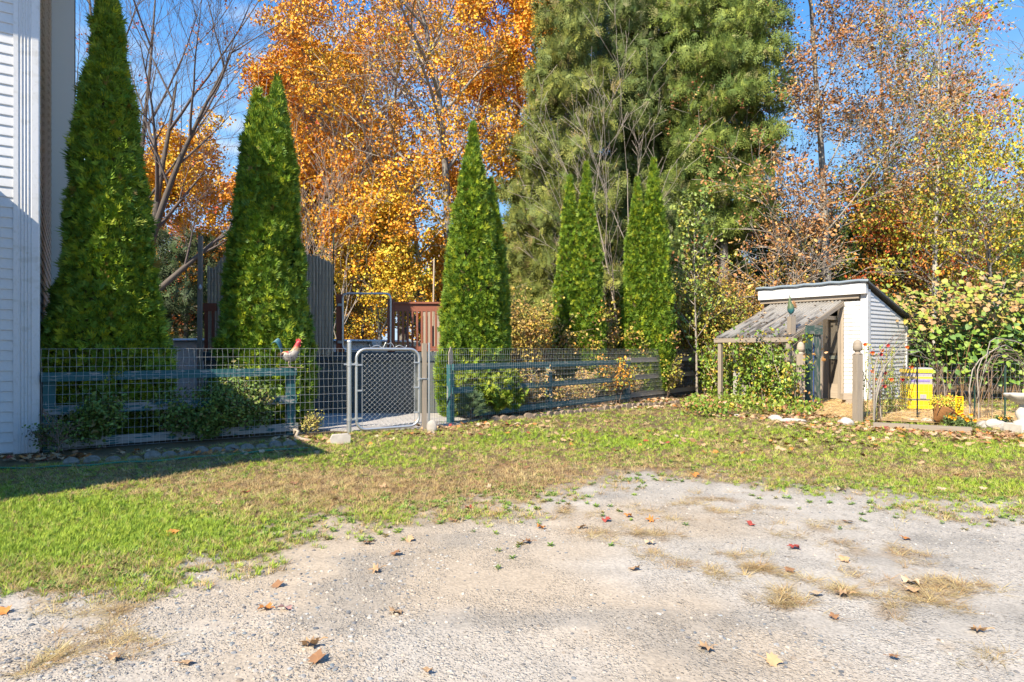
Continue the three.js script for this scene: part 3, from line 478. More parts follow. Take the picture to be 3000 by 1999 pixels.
// posts with turned finials, tall post, green board gate
function finialPost(p, h, label, m) {
  const o = thing('finial_post', label, 'post', p, 0.25); new MB().box(0, h / 2 - 0.14, 0, 0.115, h - 0.22, 0.115).build('shaft', m, o);
  new MB().lathe([[0.07, h - 0.25], [0.045, h - 0.225], [0.045, h - 0.20], [0.072, h - 0.19], [0.078, h - 0.15], [0.072, h - 0.08], [0.05, h - 0.025], [0.001, h]], 14).build('finial', m, o); return o;
}
const fpR = ground(2513, 1236), fpL = ground(2346, 1200);
finialPost(fpR, 1.43, 'weathered post with acorn finial standing in open leaves before the shed', M.greyWood);
finialPost(fpL, 1.42, 'vine covered post with acorn finial next to green board gate', M.paleWood);
const birdPost = V((2319 - 1500) / FOCAL * 13.9, 0, -13.9);
{
  const p = thing('bird_post', 'tall square grey post carrying the green metal bird', 'post', birdPost, 0.3); new MB().box(0, 0.99, 0, 0.125, 1.98, 0.125).build('shaft', M.greyWood, p); new MB().box(0.13, 0.92, -0.12, 0.07, 1.85, 0.07).build('stud', M.greyWood, p);
  const q = V((2384 - 1500) / FOCAL * 13.7, 0, -13.7), g = thing('board_gate', 'tall green stained board gate standing ajar beside shed door', 'gate', q, 0.5);
  new MB().box(0.07, 0.92, 0, 0.17, 1.70, 0.035).build('board', M.greenGate, g); new MB().box(0.16, 0.90, -0.012, 0.14, 1.66, 0.03).build('board', M.greenGate, g); new MB().box(-0.14, 0.90, -0.02, 0.18, 1.66, 0.03).build('board', std([0.03, 0.07, 0.06]), g);
  new MB().box(0.11, 1.68, 0.03, 0.27, 0.20, 0.03).build('cross_board', M.greenGate, g); new MB().box(-0.15, 1.68, 0.02, 0.24, 0.18, 0.03).build('cross_board', M.greenGate, g);
  new MB().tube([V(-0.03, 0.1, 0.02), V(-0.03, 1.4, 0.02)], 0.012, 6).build('stake', std([0.03, 0.06, 0.2]), g);
}
// ---------------------------------------------------------------- leaf and sprig shapes (shared)
function leafShape(w, l, fold = 0.25, tip = 1) {               // simple pointed leaf, folded along the midrib, along +y
  const mb = new MB(), k = [[0, 0], [0.35, 0.62 * tip], [0.62, 0.8], [1, 0]];
  const P = [[0, 0, 0], [w * 0.5, l * 0.38, w * fold], [0, l * 0.45, 0], [-w * 0.5, l * 0.38, w * fold], [w * 0.34, l * 0.72, w * fold * 0.6], [-w * 0.34, l * 0.72, w * fold * 0.6], [0, l, -w * 0.1]];
  P.forEach((p) => mb.vert(...p)); mb.tri(0, 1, 2); mb.tri(0, 2, 3); mb.tri(1, 4, 2); mb.tri(2, 5, 3); mb.tri(2, 4, 6); mb.tri(2, 6, 5); return mb.geo();
}
const mapleShape = (() => {                                     // five lobed leaf outline, slightly cupped
  const o = [[0, -0.5], [0.06, -0.32], [0.34, -0.40], [0.26, -0.22], [0.52, -0.10], [0.34, 0.02], [0.42, 0.28], [0.22, 0.20], [0.14, 0.30], [0, 0.56]];
  const pts = o.concat(o.slice(1, -1).reverse().map(([x, y]) => [-x, y])), mb = new MB(); mb.vert(0, 0.01, 0);
  pts.forEach(([x, y]) => mb.vert(x, 0.10 * (x * x + y * y) * (x > 0 ? 1.4 : 0.7) + 0.05 * Math.sin(x * 7 + y * 5), y));
  for (let k = 0; k < pts.length; k++) mb.tri(0, 1 + (k + 1) % pts.length, 1 + k); mb.tube([V(0, 0.0, -0.48), V(0.03, 0.03, -0.7), V(0.08, 0.02, -0.9)], 0.012, 3); return mb.geo();
})();
function clump(n, rad, w, l, seed, flat = 1) {                  // several leaves round a point
  const R = rng(seed), list = []; const g = leafShape(w, l, 0.22);
  for (let k = 0; k < n; k++) { const d = V(R() - 0.5, (R() - 0.5) * flat, R() - 0.5).multiplyScalar(2 * rad); const q = qEuler((R() - 0.3) * 2.2, R() * 6.28, (R() - 0.5) * 1.6); list.push(g.clone().applyMatrix4(new THREE.Matrix4().compose(d, q, V(1, 1, 1).multiplyScalar(0.75 + 0.5 * R())))); }
  const m = mergeGeometries(list); return m;
}
function sprayGeo(n, len, w, seed, spread = 1.0, curl = 0.3) {    // flat fan of scaly fronds (arborvitae)
  const R = rng(seed), mb = new MB();
  for (let k = 0; k < n; k++) {
    const a = ((k + 0.5) / n - 0.5) * 2 * spread + (R() - 0.5) * 0.25, l = len * (0.65 + 0.45 * R()) * (1 - 0.35 * Math.abs(a) / 1.2), s = k % 2 ? 1 : -1;
    const bx = 0, by = len * 0.05 * R(), dx = Math.sin(a), dy = Math.cos(a), z1 = (R() - 0.5) * 0.35 * len, z2 = z1 + curl * len * (R() - 0.2) * 0.6;
    const m = 0.55, b = mb.n;
    mb.vert(bx - dy * w * 0.3, by + dx * w * 0.3, 0); mb.vert(bx + dy * w * 0.3, by - dx * w * 0.3, 0);
    mb.vert(bx + dx * l * m - dy * w, by + dy * l * m + dx * w, z1); mb.vert(bx + dx * l * m + dy * w, by + dy * l * m - dx * w, z1 + w * 0.4 * s); mb.vert(bx + dx * l, by + dy * l, z2);
    mb.quad(b, b + 1, b + 3, b + 2); mb.tri(b + 2, b + 3, b + 4);
  }
  return mb.geo();
}

// ---------------------------------------------------------------- arborvitae
const thujaMat = leafMat([1, 1, 1], { roughness: 0.6 });
const thujaSprays = [sprayGeo(11, 0.13, 0.0085, 1, 1.1, 0.5), sprayGeo(10, 0.12, 0.009, 2, 1.3, 0.5), sprayGeo(12, 0.15, 0.008, 3, 0.9, 0.5)];
function profileAt(prof, h) { for (let k = 0; k < prof.length - 1; k++) if (h <= prof[k + 1][0]) return mix(prof[k][1], prof[k + 1][1], clamp((h - prof[k][0]) / (prof[k + 1][0] - prof[k][0]))); return 0; }
function arborvitae(label, lobes, seed, dens = 1250, cols) {     // lobes: {p:[x,z], prof:[[h,r],...]}
  const R = rng(seed), c0 = lobes[0].p, t = thing('arborvitae', label, 'tree', [c0[0], 0, c0[1]], 0, 'row of pointed arborvitae along the fence');
  const list = [[], [], []], trunk = new MB(), core = new MB();
  for (const L of lobes) {
    const ox = L.p[0] - c0[0], oz = L.p[1] - c0[1], top = L.prof[L.prof.length - 1][0], y0 = L.prof[0][0];
    trunk.tube([V(ox, 0, oz), V(ox, top * 0.5, oz), V(ox, top * 0.96, oz)], [0.09, 0.05, 0.01], 7);
    L.prof = L.prof.map(([h, r]) => [h, Math.max(0.015, r * 0.86 - 0.035)]);
    core.lathe(L.prof.map(([h, r]) => [Math.max(0.002, r * 0.66), h]), 14, ox, oz, (a, y) => 0.9 + 0.25 * fbm(a * 2, y * 2, seed, 2));
    let area = 0; for (let h = y0; h < top; h += 0.05) area += 2 * Math.PI * profileAt(L.prof, h) * 0.05;
    const n = Math.round(area * dens); let made = 0;
    while (made < n) {
      const h = y0 + (top - y0) * R(), r = profileAt(L.prof, h); if (R() > (r + 0.05) / 0.95) continue; made++;
      const a = R() * 2 * Math.PI, bump = 0.66 + 0.50 * fbm(a * 1.9 + seed, h * 1.5, seed + 3, 3) + 0.22 * fbm(a * 6, h * 4, seed + 5, 2), depth = 1.04 - 0.34 * R() * R();
      const rr = r * bump * depth, p = V(ox + Math.cos(a) * rr, h, oz + Math.sin(a) * rr);
      const d = V(Math.cos(a) * 0.55 + (R() - 0.5) * 1.5, 0.35 + 0.8 * R() + (h > top * 0.85 ? 1.0 : 0), Math.sin(a) * 0.55 + (R() - 0.5) * 1.5).normalize(), face = V(Math.cos(a) + (R() - 0.5) * 1.5, 0.5 * R(), Math.sin(a) + (R() - 0.5) * 1.5), sx = V().crossVectors(d, face).normalize(), fq = new THREE.Quaternion().setFromRotationMatrix(new THREE.Matrix4().makeBasis(sx, d, V().crossVectors(sx, d)));
      const c = jitter(R, pick(R, cols || [[[0.17, 0.275, 0.016], 5], [[0.31, 0.38, 0.018], 2.6], [[0.10, 0.195, 0.015], 5], [[0.22, 0.16, 0.03], 0.1]]), 0.22);
      list[Math.floor(R() * 3)].push({ p, q: fq, s: 0.5 + 0.6 * R() * R() + 0.1, c });
    }
  }
  trunk.build('trunk', M.barkDark, t); core.build('light_block_core', std([0.11, 0.085, 0.04]), t);  // solid brown core added inside each lobe to block light through the foliage
  list.forEach((l, k) => scatter('foliage', thujaSprays[k], thujaMat, l, t)); return t;
}
arborvitae('tallest arborvitae, touching the white house wall', [
  { p: [-5.54, -8.66], prof: [[0.12, 0.50], [0.5, 0.70], [1.2, 0.82], [1.9, 0.72], [2.5, 0.58], [2.9, 0.58], [3.4, 0.48], [3.9, 0.47], [4.7, 0.36], [5.2, 0.24], [5.7, 0.22], [6.2, 0.10], [6.7, 0.03]] },
  { p: [-5.98, -9.05], prof: [[0.3, 0.4], [1.2, 0.55], [2.2, 0.5], [3.2, 0.28], [3.7, 0.05]] },
  { p: [-5.22, -8.72], prof: [[0.1, 0.3], [0.5, 0.5], [1.0, 0.55], [1.6, 0.42], [2.2, 0.2], [2.6, 0.04]] }], 1001);
arborvitae('twin topped arborvitae standing in front of the reed screen', [
  { p: [-4.02, -10.3], prof: [[0.05, 0.6], [0.5, 0.86], [1.2, 0.84], [1.7, 0.76], [2.5, 0.66], [3.2, 0.58], [3.9, 0.50], [4.4, 0.32], [4.9, 0.18], [5.3, 0.03]] },
  { p: [-3.80, -10.22], prof: [[3.0, 0.36], [4.2, 0.33], [4.9, 0.22], [5.3, 0.14], [5.6, 0.03]] }, { p: [-4.16, -10.3], prof: [[3.0, 0.36], [4.0, 0.34], [4.7, 0.24], [5.1, 0.14], [5.45, 0.03]] },
  { p: [-3.55, -9.95], prof: [[0.03, 0.35], [0.4, 0.42], [0.9, 0.42], [1.4, 0.3], [1.9, 0.05]] }], 1002);
arborvitae('single topped arborvitae just right of the brown deck railing', [
  { p: [-0.76, -12.3], prof: [[0.1, 0.45], [0.6, 0.62], [1.2, 0.68], [2.1, 0.66], [3.4, 0.50], [4.6, 0.27], [5.3, 0.10], [5.65, 0.02]] },
  { p: [-0.42, -12.5], prof: [[0.3, 0.3], [1.2, 0.42], [2.4, 0.40], [3.6, 0.26], [4.6, 0.05]] },
  { p: [-1.12, -11.7], prof: [[0.03, 0.25], [0.4, 0.34], [0.9, 0.34], [1.4, 0.2], [1.8, 0.04]] }], 1003);
arborvitae('slim twin topped arborvitae with equal tips, left of the other slim one', [
  { p: [1.42, -15.5], prof: [[0.2, 0.35], [1.0, 0.5], [2.2, 0.46], [3.4, 0.34], [4.6, 0.2], [5.5, 0.03]] },
  { p: [1.82, -15.4], prof: [[0.2, 0.4], [1.0, 0.5], [2.2, 0.46], [3.6, 0.36], [4.8, 0.2], [5.8, 0.03]] }], 1004, 1100);
arborvitae('slim arborvitae with a low left tip and tall right tip', [
  { p: [3.70, -16.5], prof: [[0.2, 0.45], [1.2, 0.58], [2.4, 0.54], [4.0, 0.42], [5.2, 0.24], [6.25, 0.04]] },
  { p: [3.26, -16.4], prof: [[0.2, 0.4], [1.2, 0.5], [2.4, 0.46], [4.0, 0.32], [5.0, 0.18], [5.7, 0.03]] }], 1005, 1100);

// ---------------------------------------------------------------- trees: recursive limbs
const inside = (env, q) => env.some(([x, y, z, rx, ry, rz]) => ((q.x - x) / rx) ** 2 + ((q.y - y) / ry) ** 2 + ((q.z - z) / rz) ** 2 < 1);
function grow(R, o) {
  const wood = o.levels.map(() => new MB()), tips = [], up = V(0, 1, 0);
  const walk = (p, dir, len, rad, lv) => {
    const L = o.levels[lv], N = L.seg, pts = [p.clone()], rr = [rad], dirs = [dir.clone()], d = dir.clone(); let q = p.clone();
    for (let k = 1; k <= N; k++) {
      d.x += (R() - 0.5) * L.wob; d.y += (R() - 0.5) * L.wob + L.up / N; d.z += (R() - 0.5) * L.wob; if (o.lean && lv === 0) { d.x += o.lean[0] / N; d.z += o.lean[1] / N; } d.normalize();
      q = q.clone().addScaledVector(d, len / N); if (o.env && k > 1 && !inside(o.env, q)) break; pts.push(q); rr.push(Math.max(o.minR || 0.004, rad * (1 - (1 - (L.taper ?? 0.15)) * k / N))); dirs.push(d.clone());
    }
    const n = pts.length - 1;
    wood[lv].tube(pts, rr, lv === 0 ? 8 : lv === 1 ? 5 : 3);
    const last = lv === o.levels.length - 1;
    if (last || L.leafy) { const m = L.tips || 2; for (let k = 0; k < m; k++) { const t = last ? 0.3 + 0.7 * (k + R()) / m : 0.6 + 0.4 * R(), i = Math.min(n, Math.floor(t * n + 0.5)); tips.push({ p: pts[i], d: dirs[i], lv }); } }
    if (last) return;
    const C = o.levels[lv + 1], kids = Math.round(L.kids * (0.8 + 0.4 * R())); let az = R() * 6.28;
    for (let k = 0; k < kids; k++) {
      const t = L.start + (1 - L.start) * (k + 0.3 + 0.6 * R()) / kids, f = Math.min(n - 0.001, t * n), i = Math.floor(f), a = pts[i].clone().lerp(pts[i + 1], f - i), dd = dirs[i + 1];
      az += 2.4 + (R() - 0.5); let side = V(Math.cos(az), 0, Math.sin(az)); side.addScaledVector(dd, -side.dot(dd)).normalize();
      const w = V().crossVectors(dd, side); const s = V().copy(side); if (L.planar) { s.y *= 0.25; s.addScaledVector(dd, -s.dot(dd)).normalize(); }
      const ang = C.ang * (0.75 + 0.5 * R()), cd = dd.clone().multiplyScalar(Math.cos(ang)).addScaledVector(s, Math.sin(ang)).normalize();
      const bias = o.bias ? 1 + o.bias[0] * cd.x + o.bias[1] * cd.z : 1;
      walk(a, cd, len * C.len * (C.shape ? C.shape(t) : 1) * (0.7 + 0.6 * R()) * Math.max(0.3, bias), Math.min(rr[i] * 0.8, rad * (C.rad || 0.4)), lv + 1);
    }
  };
  const V0 = o.from || V(0, 0, 0);
  for (const st of o.stems || [{ d: V(0, 1, 0), l: 1, r: 1, p: V(0, 0, 0) }]) walk(V0.clone().add(st.p || V(0, 0, 0)), st.d.clone().normalize(), o.height * st.l, o.radius * (st.r || 1), 0);
  return { wood, tips };
}
const mapleClumps = [clump(22, 0.25, 0.078, 0.09, 11, 0.6), clump(20, 0.27, 0.08, 0.092, 12, 0.6), clump(24, 0.29, 0.074, 0.086, 13, 0.6)];
const smallClumps = [clump(10, 0.18, 0.055, 0.08, 21), clump(9, 0.2, 0.058, 0.082, 22)];
const leafAll = leafMat([1, 1, 1]), leafGlossy = leafMat([1, 1, 1], { roughness: 0.45 });
function plantTree(name, label, category, group, base, o, seed, leaf) {
  const R = rng(seed), t = thing(name, label, category, base, 0, group), { wood, tips } = grow(R, o);
  const tr = wood[0]; tr.build('trunk', o.bark || M.bark, t);
  const br = new MB(); for (let k = 1; k < wood.length; k++) { const w = wood[k], b = br.n; for (const x of w.p) br.p.push(x); for (const x of w.uv) br.uv.push(x); for (const x of w.i) br.i.push(x + b); br.n += w.n; }
  if (br.n) { const b = br.build('branches', o.twig || M.twigGrey, t, 'stuff'); }
  if (leaf) {
    const geos = leaf.geos, lists = geos.map(() => []);
    for (const tip of tips) { if (leaf.where && !leaf.where(tip.p, R)) continue; for (let k = 0; k < leaf.per; k++) { if (R() > (leaf.keep ?? 1)) continue; const s = leaf.spread, p = tip.p.clone().add(V((R() - 0.5) * s, (R() - 0.5) * s * 0.8, (R() - 0.5) * s)); lists[Math.floor(R() * geos.length)].push({ p, q: leaf.flat ? qEuler((R() - 0.5) * 0.7, R() * 6.28, (R() - 0.5) * 0.7) : qEuler(R() * 6.28, R() * 6.28, R() * 6.28), s: leaf.size * (0.7 + 0.6 * R()), c: jitter(R, pick(R, typeof leaf.cols === 'function' ? leaf.cols(p) : leaf.cols), leaf.vary ?? 0.2) }); } }
    lists.forEach((l, k) => l.length && scatter('foliage', geos[k], leaf.mat || leafAll, l, t));
  }
  return t;
}
const bcol = { orange: [[[0.76, 0.33, 0.02], 5], [[0.78, 0.41, 0.025], 4], [[0.68, 0.24, 0.015], 2], [[0.72, 0.46, 0.03], 2]], gold: [[[0.76, 0.44, 0.025], 5], [[0.74, 0.36, 0.02], 3], [[0.58, 0.44, 0.03], 3]], yellow: [[[0.68, 0.45, 0.03], 5], [[0.50, 0.42, 0.04], 3], [[0.70, 0.33, 0.02], 2]], brown: [[[0.36, 0.165, 0.055], 5], [[0.43, 0.235, 0.09], 4], [[0.27, 0.115, 0.045], 3], [[0.52, 0.33, 0.10], 1.4]], ygreen: [[[0.36, 0.36, 0.03], 4], [[0.24, 0.30, 0.035], 3], [[0.55, 0.38, 0.03], 3], [[0.50, 0.20, 0.03], 1.2]], red: [[[0.55, 0.11, 0.03], 4], [[0.60, 0.22, 0.04], 4], [[0.35, 0.14, 0.05], 2]] };
const bg = (px, d) => V((px - 1500) / FOCAL * d, -0.08, -d);
const LV = (a) => a.map(([seg, wob, up, kids, start, ang, len, rad, extra]) => ({ seg, wob, up, kids, start, ang, len, rad, ...(extra || {}) }));
const broad = (kids = [11, 7, 6, 4]) => LV([[10, 0.10, 0.15, kids[0], 0.22, 0, 1, 1], [7, 0.22, 0.35, kids[1], 0.25, 0.80, 0.42, 0.42, { shape: (t) => 1.15 - 0.5 * t }], [5, 0.30, 0.25, kids[2], 0.2, 0.75, 0.46, 0.4], [3, 0.35, 0.15, kids[3], 0.2, 0.75, 0.45, 0.4], [2, 0.4, 0.05, 0, 0, 0.75, 0.55, 0.5, { tips: 2 }]]);
const G_WOODS = 'trees of the wood behind the yard';
// bare maples at the left, behind the tallest arborvitae
const bareLv = LV([[10, 0.08, 0.1, 6, 0.30, 0, 1, 1], [8, 0.14, 0.45, 6, 0.2, 0.62, 0.40, 0.36], [6, 0.18, 0.30, 6, 0.15, 0.58, 0.5, 0.34], [4, 0.22, 0.2, 5, 0.15, 0.55, 0.5, 0.4], [2, 0.3, 0.1, 0, 0, 0.55, 0.5, 0.5, { tips: 1 }]]);
plantTree('bare_maple', 'large leafless maple spreading right from behind the tallest arborvitae', 'tree', G_WOODS, bg(392, 19), { height: 11.5, radius: 0.19, levels: bareLv, bark: M.barkDark, twig: M.twigDark, minR: 0.0032, lean: [0.05, 0], bias: [0.15, 0], stems: [{ d: V(0.12, 1, 0), l: 0.85, r: 1 }, { d: V(0.8, 0.8, -0.1), l: 0.42, r: 0.6, p: V(0.15, 2.6, 0) }, { d: V(0.45, 1, 0.2), l: 0.62, r: 0.6, p: V(0.3, 3.8, 0) }] }, 2001, { geos: smallClumps, per: 1, keep: 0.012, spread: 0.3, size: 1, cols: bcol.red });
plantTree('bare_maple', 'upright leafless maple with dark twin stems close to house side', 'tree', G_WOODS, bg(352, 21.5), { height: 14.5, radius: 0.17, levels: bareLv, bark: M.barkDark, twig: M.twigDark, minR: 0.0032, stems: [{ d: V(0.02, 1, 0), l: 0.95 }, { d: V(0.10, 1, 0.1), l: 0.9, r: 0.8, p: V(0.2, 0.5, 0) }] }, 2002, { geos: smallClumps, per: 1, keep: 0.03, spread: 0.4, size: 1.0, cols: bcol.red });
const mapleLeaf = (cols, o = {}) => ({ geos: mapleClumps, per: 1, spread: 0.38, size: 1.0, cols, ...o });
plantTree('orange_maple', 'large orange maple with leaning forked trunk above brown deck railing', 'tree', G_WOODS, bg(1335, 22), { height: 13.5, radius: 0.24, levels: broad([13, 7, 5, 3]), lean: [-0.30, 0], bias: [-0.22, 0], minR: 0.008, env: [[-1.9, 9, 0, 4.0, 8.5, 4], [-3.6, 5, 0, 3.0, 3.2, 3], [0, 0, 0, 1.5, 3.5, 1.5]], stems: [{ d: V(-0.32, 1, 0), l: 1 }, { d: V(0.12, 1, -0.05), l: 1.02, r: 0.75, p: V(-0.45, 1.8, 0) }, { d: V(-0.8, 0.9, 0.1), l: 0.75, r: 0.6, p: V(-0.25, 1.0, 0) }] }, 2011, mapleLeaf(bcol.orange, { where: (p, R) => R() < (p.x > -3.2 && p.y > 9.2 ? 0.20 : p.y > 7.5 && p.x > -4 ? 0.38 : 0.66) }));
plantTree('golden_maple', 'dense golden maple behind the second arborvitae, catching sun at its crown', 'tree', G_WOODS, bg(965, 28), { height: 13.6, radius: 0.22, levels: broad([14, 7, 5, 3]), minR: 0.008, env: [[-0.4, 10.0, 0, 2.1, 4.3, 3], [0.1, 6.0, 0, 3.6, 4.6, 3.6], [0, 0, 0, 1.2, 4, 1.2]] }, 2012, mapleLeaf((p) => p.y > 10 ? bcol.gold : bcol.orange, { per: 1, size: 1.2 }));
plantTree('golden_maple', 'tall orange maple standing behind the leaning maple trunk', 'tree', G_WOODS, bg(1180, 31), { height: 17, radius: 0.24, levels: broad([13, 7, 5, 3]), minR: 0.009, env: [[0.8, 11, 0, 4.4, 8, 4.4], [0, 0, 0, 1.5, 5, 1.5]] }, 2013, mapleLeaf(bcol.orange, { size: 1.2, where: (p, R) => R() < (p.y > 11 ? 0.22 : 0.5) }));
plantTree('orange_maple', 'orange maple half hidden by the big hemlock', 'tree', G_WOODS, bg(1490, 29), { height: 18, radius: 0.24, levels: broad([13, 7, 5, 3]), minR: 0.009, env: [[0, 12, 0, 3.0, 7, 3], [0, 0, 0, 1.2, 9, 1.2]] }, 2014, mapleLeaf(bcol.orange, { size: 1.25, keep: 0.95 }));
plantTree('young_beech', 'low yellow leaved tree behind the inner deck gate', 'tree', G_WOODS, bg(1120, 20.5), { height: 5.2, radius: 0.09, levels: broad([12, 8, 5, 3]), minR: 0.006 }, 2015, mapleLeaf(bcol.yellow, { size: 0.9, flat: true, keep: 0.8 }));
plantTree('young_beech', 'low gold leaved tree between reed screen and deck gate', 'tree', G_WOODS, bg(1010, 23), { height: 6.0, radius: 0.09, levels: broad([12, 8, 5, 3]), minR: 0.006 }, 2016, mapleLeaf(bcol.gold, { size: 0.95, flat: true, keep: 0.8 }));
plantTree('young_beech', 'yellow and orange tree showing beside the tallest arborvitae', 'tree', G_WOODS, bg(455, 27), { height: 8.0, radius: 0.13, levels: broad([12, 7, 5, 3]), minR: 0.008 }, 2017, mapleLeaf(bcol.gold, { size: 1.2, keep: 0.8 }));
plantTree('young_beech', 'small dull orange tree far behind the swimming pool', 'tree', G_WOODS, bg(600, 34), { height: 6.0, radius: 0.12, levels: broad([11, 7, 5, 3]), minR: 0.008 }, 2018, mapleLeaf(bcol.red, { size: 1.1, keep: 0.5 }));

// hemlocks: horizontal drooping boughs with flat sprigs
const hemSprig = (() => { const R = rng(31), mb = new MB(); for (let s = 0; s < 6; s++) { const a = (s - 2.5) * 0.36, l0 = 0.30 * (1 - Math.abs(s - 2.5) * 0.1); for (let k = 0; k < 6; k++) { const q = (k + 0.6) / 6 * l0, e = k % 2 ? 1 : -1, b = mb.n, cx = Math.sin(a) * q, cy = Math.cos(a) * q, w = 0.05 * (1.1 - k / 8), da = a + e * 0.8, z = -q * q * 0.9; mb.vert(cx, cy, z); mb.vert(cx + Math.sin(da) * w + 0.011, cy + Math.cos(da) * w, z - 0.008 * R()); mb.vert(cx + Math.sin(a) * 0.055, cy + Math.cos(a) * 0.055, z - 0.01 * R()); mb.tri(b, b + 1, b + 2); } } return mb.geo(); })();
const hemMat = leafMat([1, 1, 1], { roughness: 0.7 });
const hemCols = [[[0.17, 0.205, 0.036], 5], [[0.24, 0.26, 0.045], 3], [[0.11, 0.15, 0.03], 4], [[0.30, 0.25, 0.10], 0.9]];
function hemlock(label, base, H, rad, seed, o = {}) {
  const R = rng(seed), t = thing('hemlock', label, 'tree', base, 0, G_WOODS), tr = new MB(), br = new MB(), list = [];
  const lean = o.lean || 0, P = (h) => V(lean * h * h / H, h, 0); tr.tube([0, 0.25, 0.5, 0.75, 1].map((f) => P(f * H)), [rad, rad * 0.8, rad * 0.55, rad * 0.3, 0.02], 8);
  const first = o.first ?? 0.12, W = o.width || H * 0.24, nb = Math.round(H * (o.dens || 11)); let az = 0;
  for (let k = 0; k < nb; k++) {
    const f = first + (1 - first) * (k + R()) / nb, h = f * H, len = W * (o.shape ? o.shape(f) : Math.pow(1 - f, 0.75) * 1.05 + 0.06) * (0.6 + 0.55 * R()); az += 2.4 + R();
    const pts = [], n = 7, b0 = P(h); let d = V(Math.cos(az), 0.15 + 0.6 * R() - 0.1 * (1 - f), Math.sin(az)).normalize(), q = b0.clone(); pts.push(q);
    for (let i = 1; i <= n; i++) { d.y -= 0.07 + 0.03 * R(); d.x += (R() - 0.5) * 0.2; d.z += (R() - 0.5) * 0.2; d.normalize(); q = q.clone().addScaledVector(d, len / n); pts.push(q); }
    br.tube(pts, pts.map((_, i) => Math.max(0.007, 0.035 * (len / W) * (1 - i / (n + 0.5)))), 3);
    const m = Math.round(len * (o.sprigs || 20) * (1 + 0.3 * R()));
    for (let i = 0; i < m; i++) {
      const u = Math.pow(R(), 0.6) * n, j = Math.min(n - 1, Math.floor(u)), c = pts[j].clone().lerp(pts[j + 1], u - j), dir = pts[j + 1].clone().sub(pts[j]).normalize(), sd = V(-dir.z, 0, dir.x).normalize(), sp = (R() * 2 - 1) * len * 0.50 * (1.05 - u / n * 0.75);
      c.addScaledVector(sd, sp); c.y -= Math.abs(sp) * 0.28 + R() * 0.10; c.y += (R() - 0.5) * 0.5;
      const od = dir.clone().multiplyScalar(0.7).addScaledVector(sd, sp > 0 ? 0.7 : -0.7).normalize();
      const q1 = new THREE.Quaternion().setFromRotationMatrix(new THREE.Matrix4().makeBasis(V().crossVectors(od, V(0, 1, 0)).normalize(), od, V().crossVectors(V().crossVectors(od, V(0, 1, 0)).normalize(), od).normalize())).multiply(qEuler((R() - 0.5) * 4, (R() - 0.5) * 4, (R() - 0.5) * 1.5));
      list.push({ p: c, q: q1, s: (o.size || 1.25) * (0.7 + 0.6 * R()), c: jitter(R, pick(R, o.cols || hemCols), 0.2).map((v, i) => v * (o.tone ? o.tone[i] : 1)) });
    }
  }
  tr.build('trunk', M.bark, t); br.build('branches', M.twigGrey, t, 'stuff'); scatter('foliage', hemSprig, hemMat, list, t); return t;
}
hemlock('broad hemlock directly behind the slim twin topped arborvitae', bg(1660, 20.5), 15.5, 0.2, 2101, { width: 2.7, first: 0.05, sprigs: 46, dens: 15, size: 0.9 });
hemlock('hemlock filling the gap between broad hemlock and dense hemlock', bg(1800, 23), 17, 0.2, 2107, { width: 2.8, first: 0.08, sprigs: 38, dens: 12, size: 0.95, tone: [0.68, 0.8, 0.9], shape: (f) => 1.05 - 0.6 * f * f });
hemlock('hemlock behind the leafless sapling, right of the dense hemlock', bg(2015, 25), 18, 0.2, 2108, { width: 2.6, first: 0.15, sprigs: 38, dens: 12, size: 1.0, tone: [0.62, 0.74, 0.8], shape: (f) => 1.0 - 0.5 * f * f });
hemlock('tall hemlock with bare lower trunk left of brown leaved tree', bg(2120, 22), 17.5, 0.2, 2102, { width: 2.2, first: 0.30, sprigs: 42, dens: 12, size: 0.95, tone: [0.9, 1.05, 0.9], shape: (f) => 0.45 + 0.6 * Math.sin(Math.PI * (f - 0.22) / 0.95) });
hemlock('tall dense hemlock behind the right slim arborvitae', bg(1890, 24), 19, 0.26, 2103, { width: 2.8, first: 0.12, sprigs: 42, dens: 12, size: 0.95, tone: [0.85, 0.95, 0.9], shape: (f) => 1.0 - 0.45 * f });
hemlock('hemlock at the back of the orange maple', bg(1570, 24), 9, 0.16, 2104, { width: 2.2, first: 0.05, sprigs: 44, size: 1.2 });
const darkHem = [[[0.035, 0.065, 0.02], 5], [[0.05, 0.09, 0.02], 3], [[0.03, 0.05, 0.018], 3]];
hemlock('dark evergreen behind grey pole and swimming pool', bg(545, 21.5), 5.2, 0.12, 2105, { width: 2.6, first: 0.05, sprigs: 24, size: 1.1, cols: darkHem, shape: (f) => 1 - 0.5 * f });
hemlock('dark evergreen behind reed screen, right of second arborvitae', bg(905, 21), 4.9, 0.1, 2106, { width: 1.7, first: 0.05, sprigs: 22, size: 1.0, cols: darkHem, shape: (f) => 1 - 0.5 * f });
const young = [[[0.07, 0.14, 0.025], 5], [[0.05, 0.10, 0.02], 3]];
[[2270, 25, 6.2, 'young green hemlock under the brown leaved tree, left of its trunk'], [2560, 24, 6.6, 'young green hemlock behind the shed, right of brown tree trunk'], [2080, 26, 6.5, 'young green hemlock behind the vine covered lean-to'], [2760, 27, 7.0, 'young hemlock behind the yellow green saplings'], [2960, 26, 6.4, 'young hemlock rising behind the big leaved thicket'], [2420, 29, 7.5, 'young hemlock directly behind the shed roof']].forEach(([px, d, H, label], k) => hemlock(label, bg(px, d), H, 0.1, 2110 + k, { width: 2.1, first: 0.06, sprigs: 20, size: 1.15, cols: young, dens: 9, shape: (f) => 1 - 0.6 * f }));

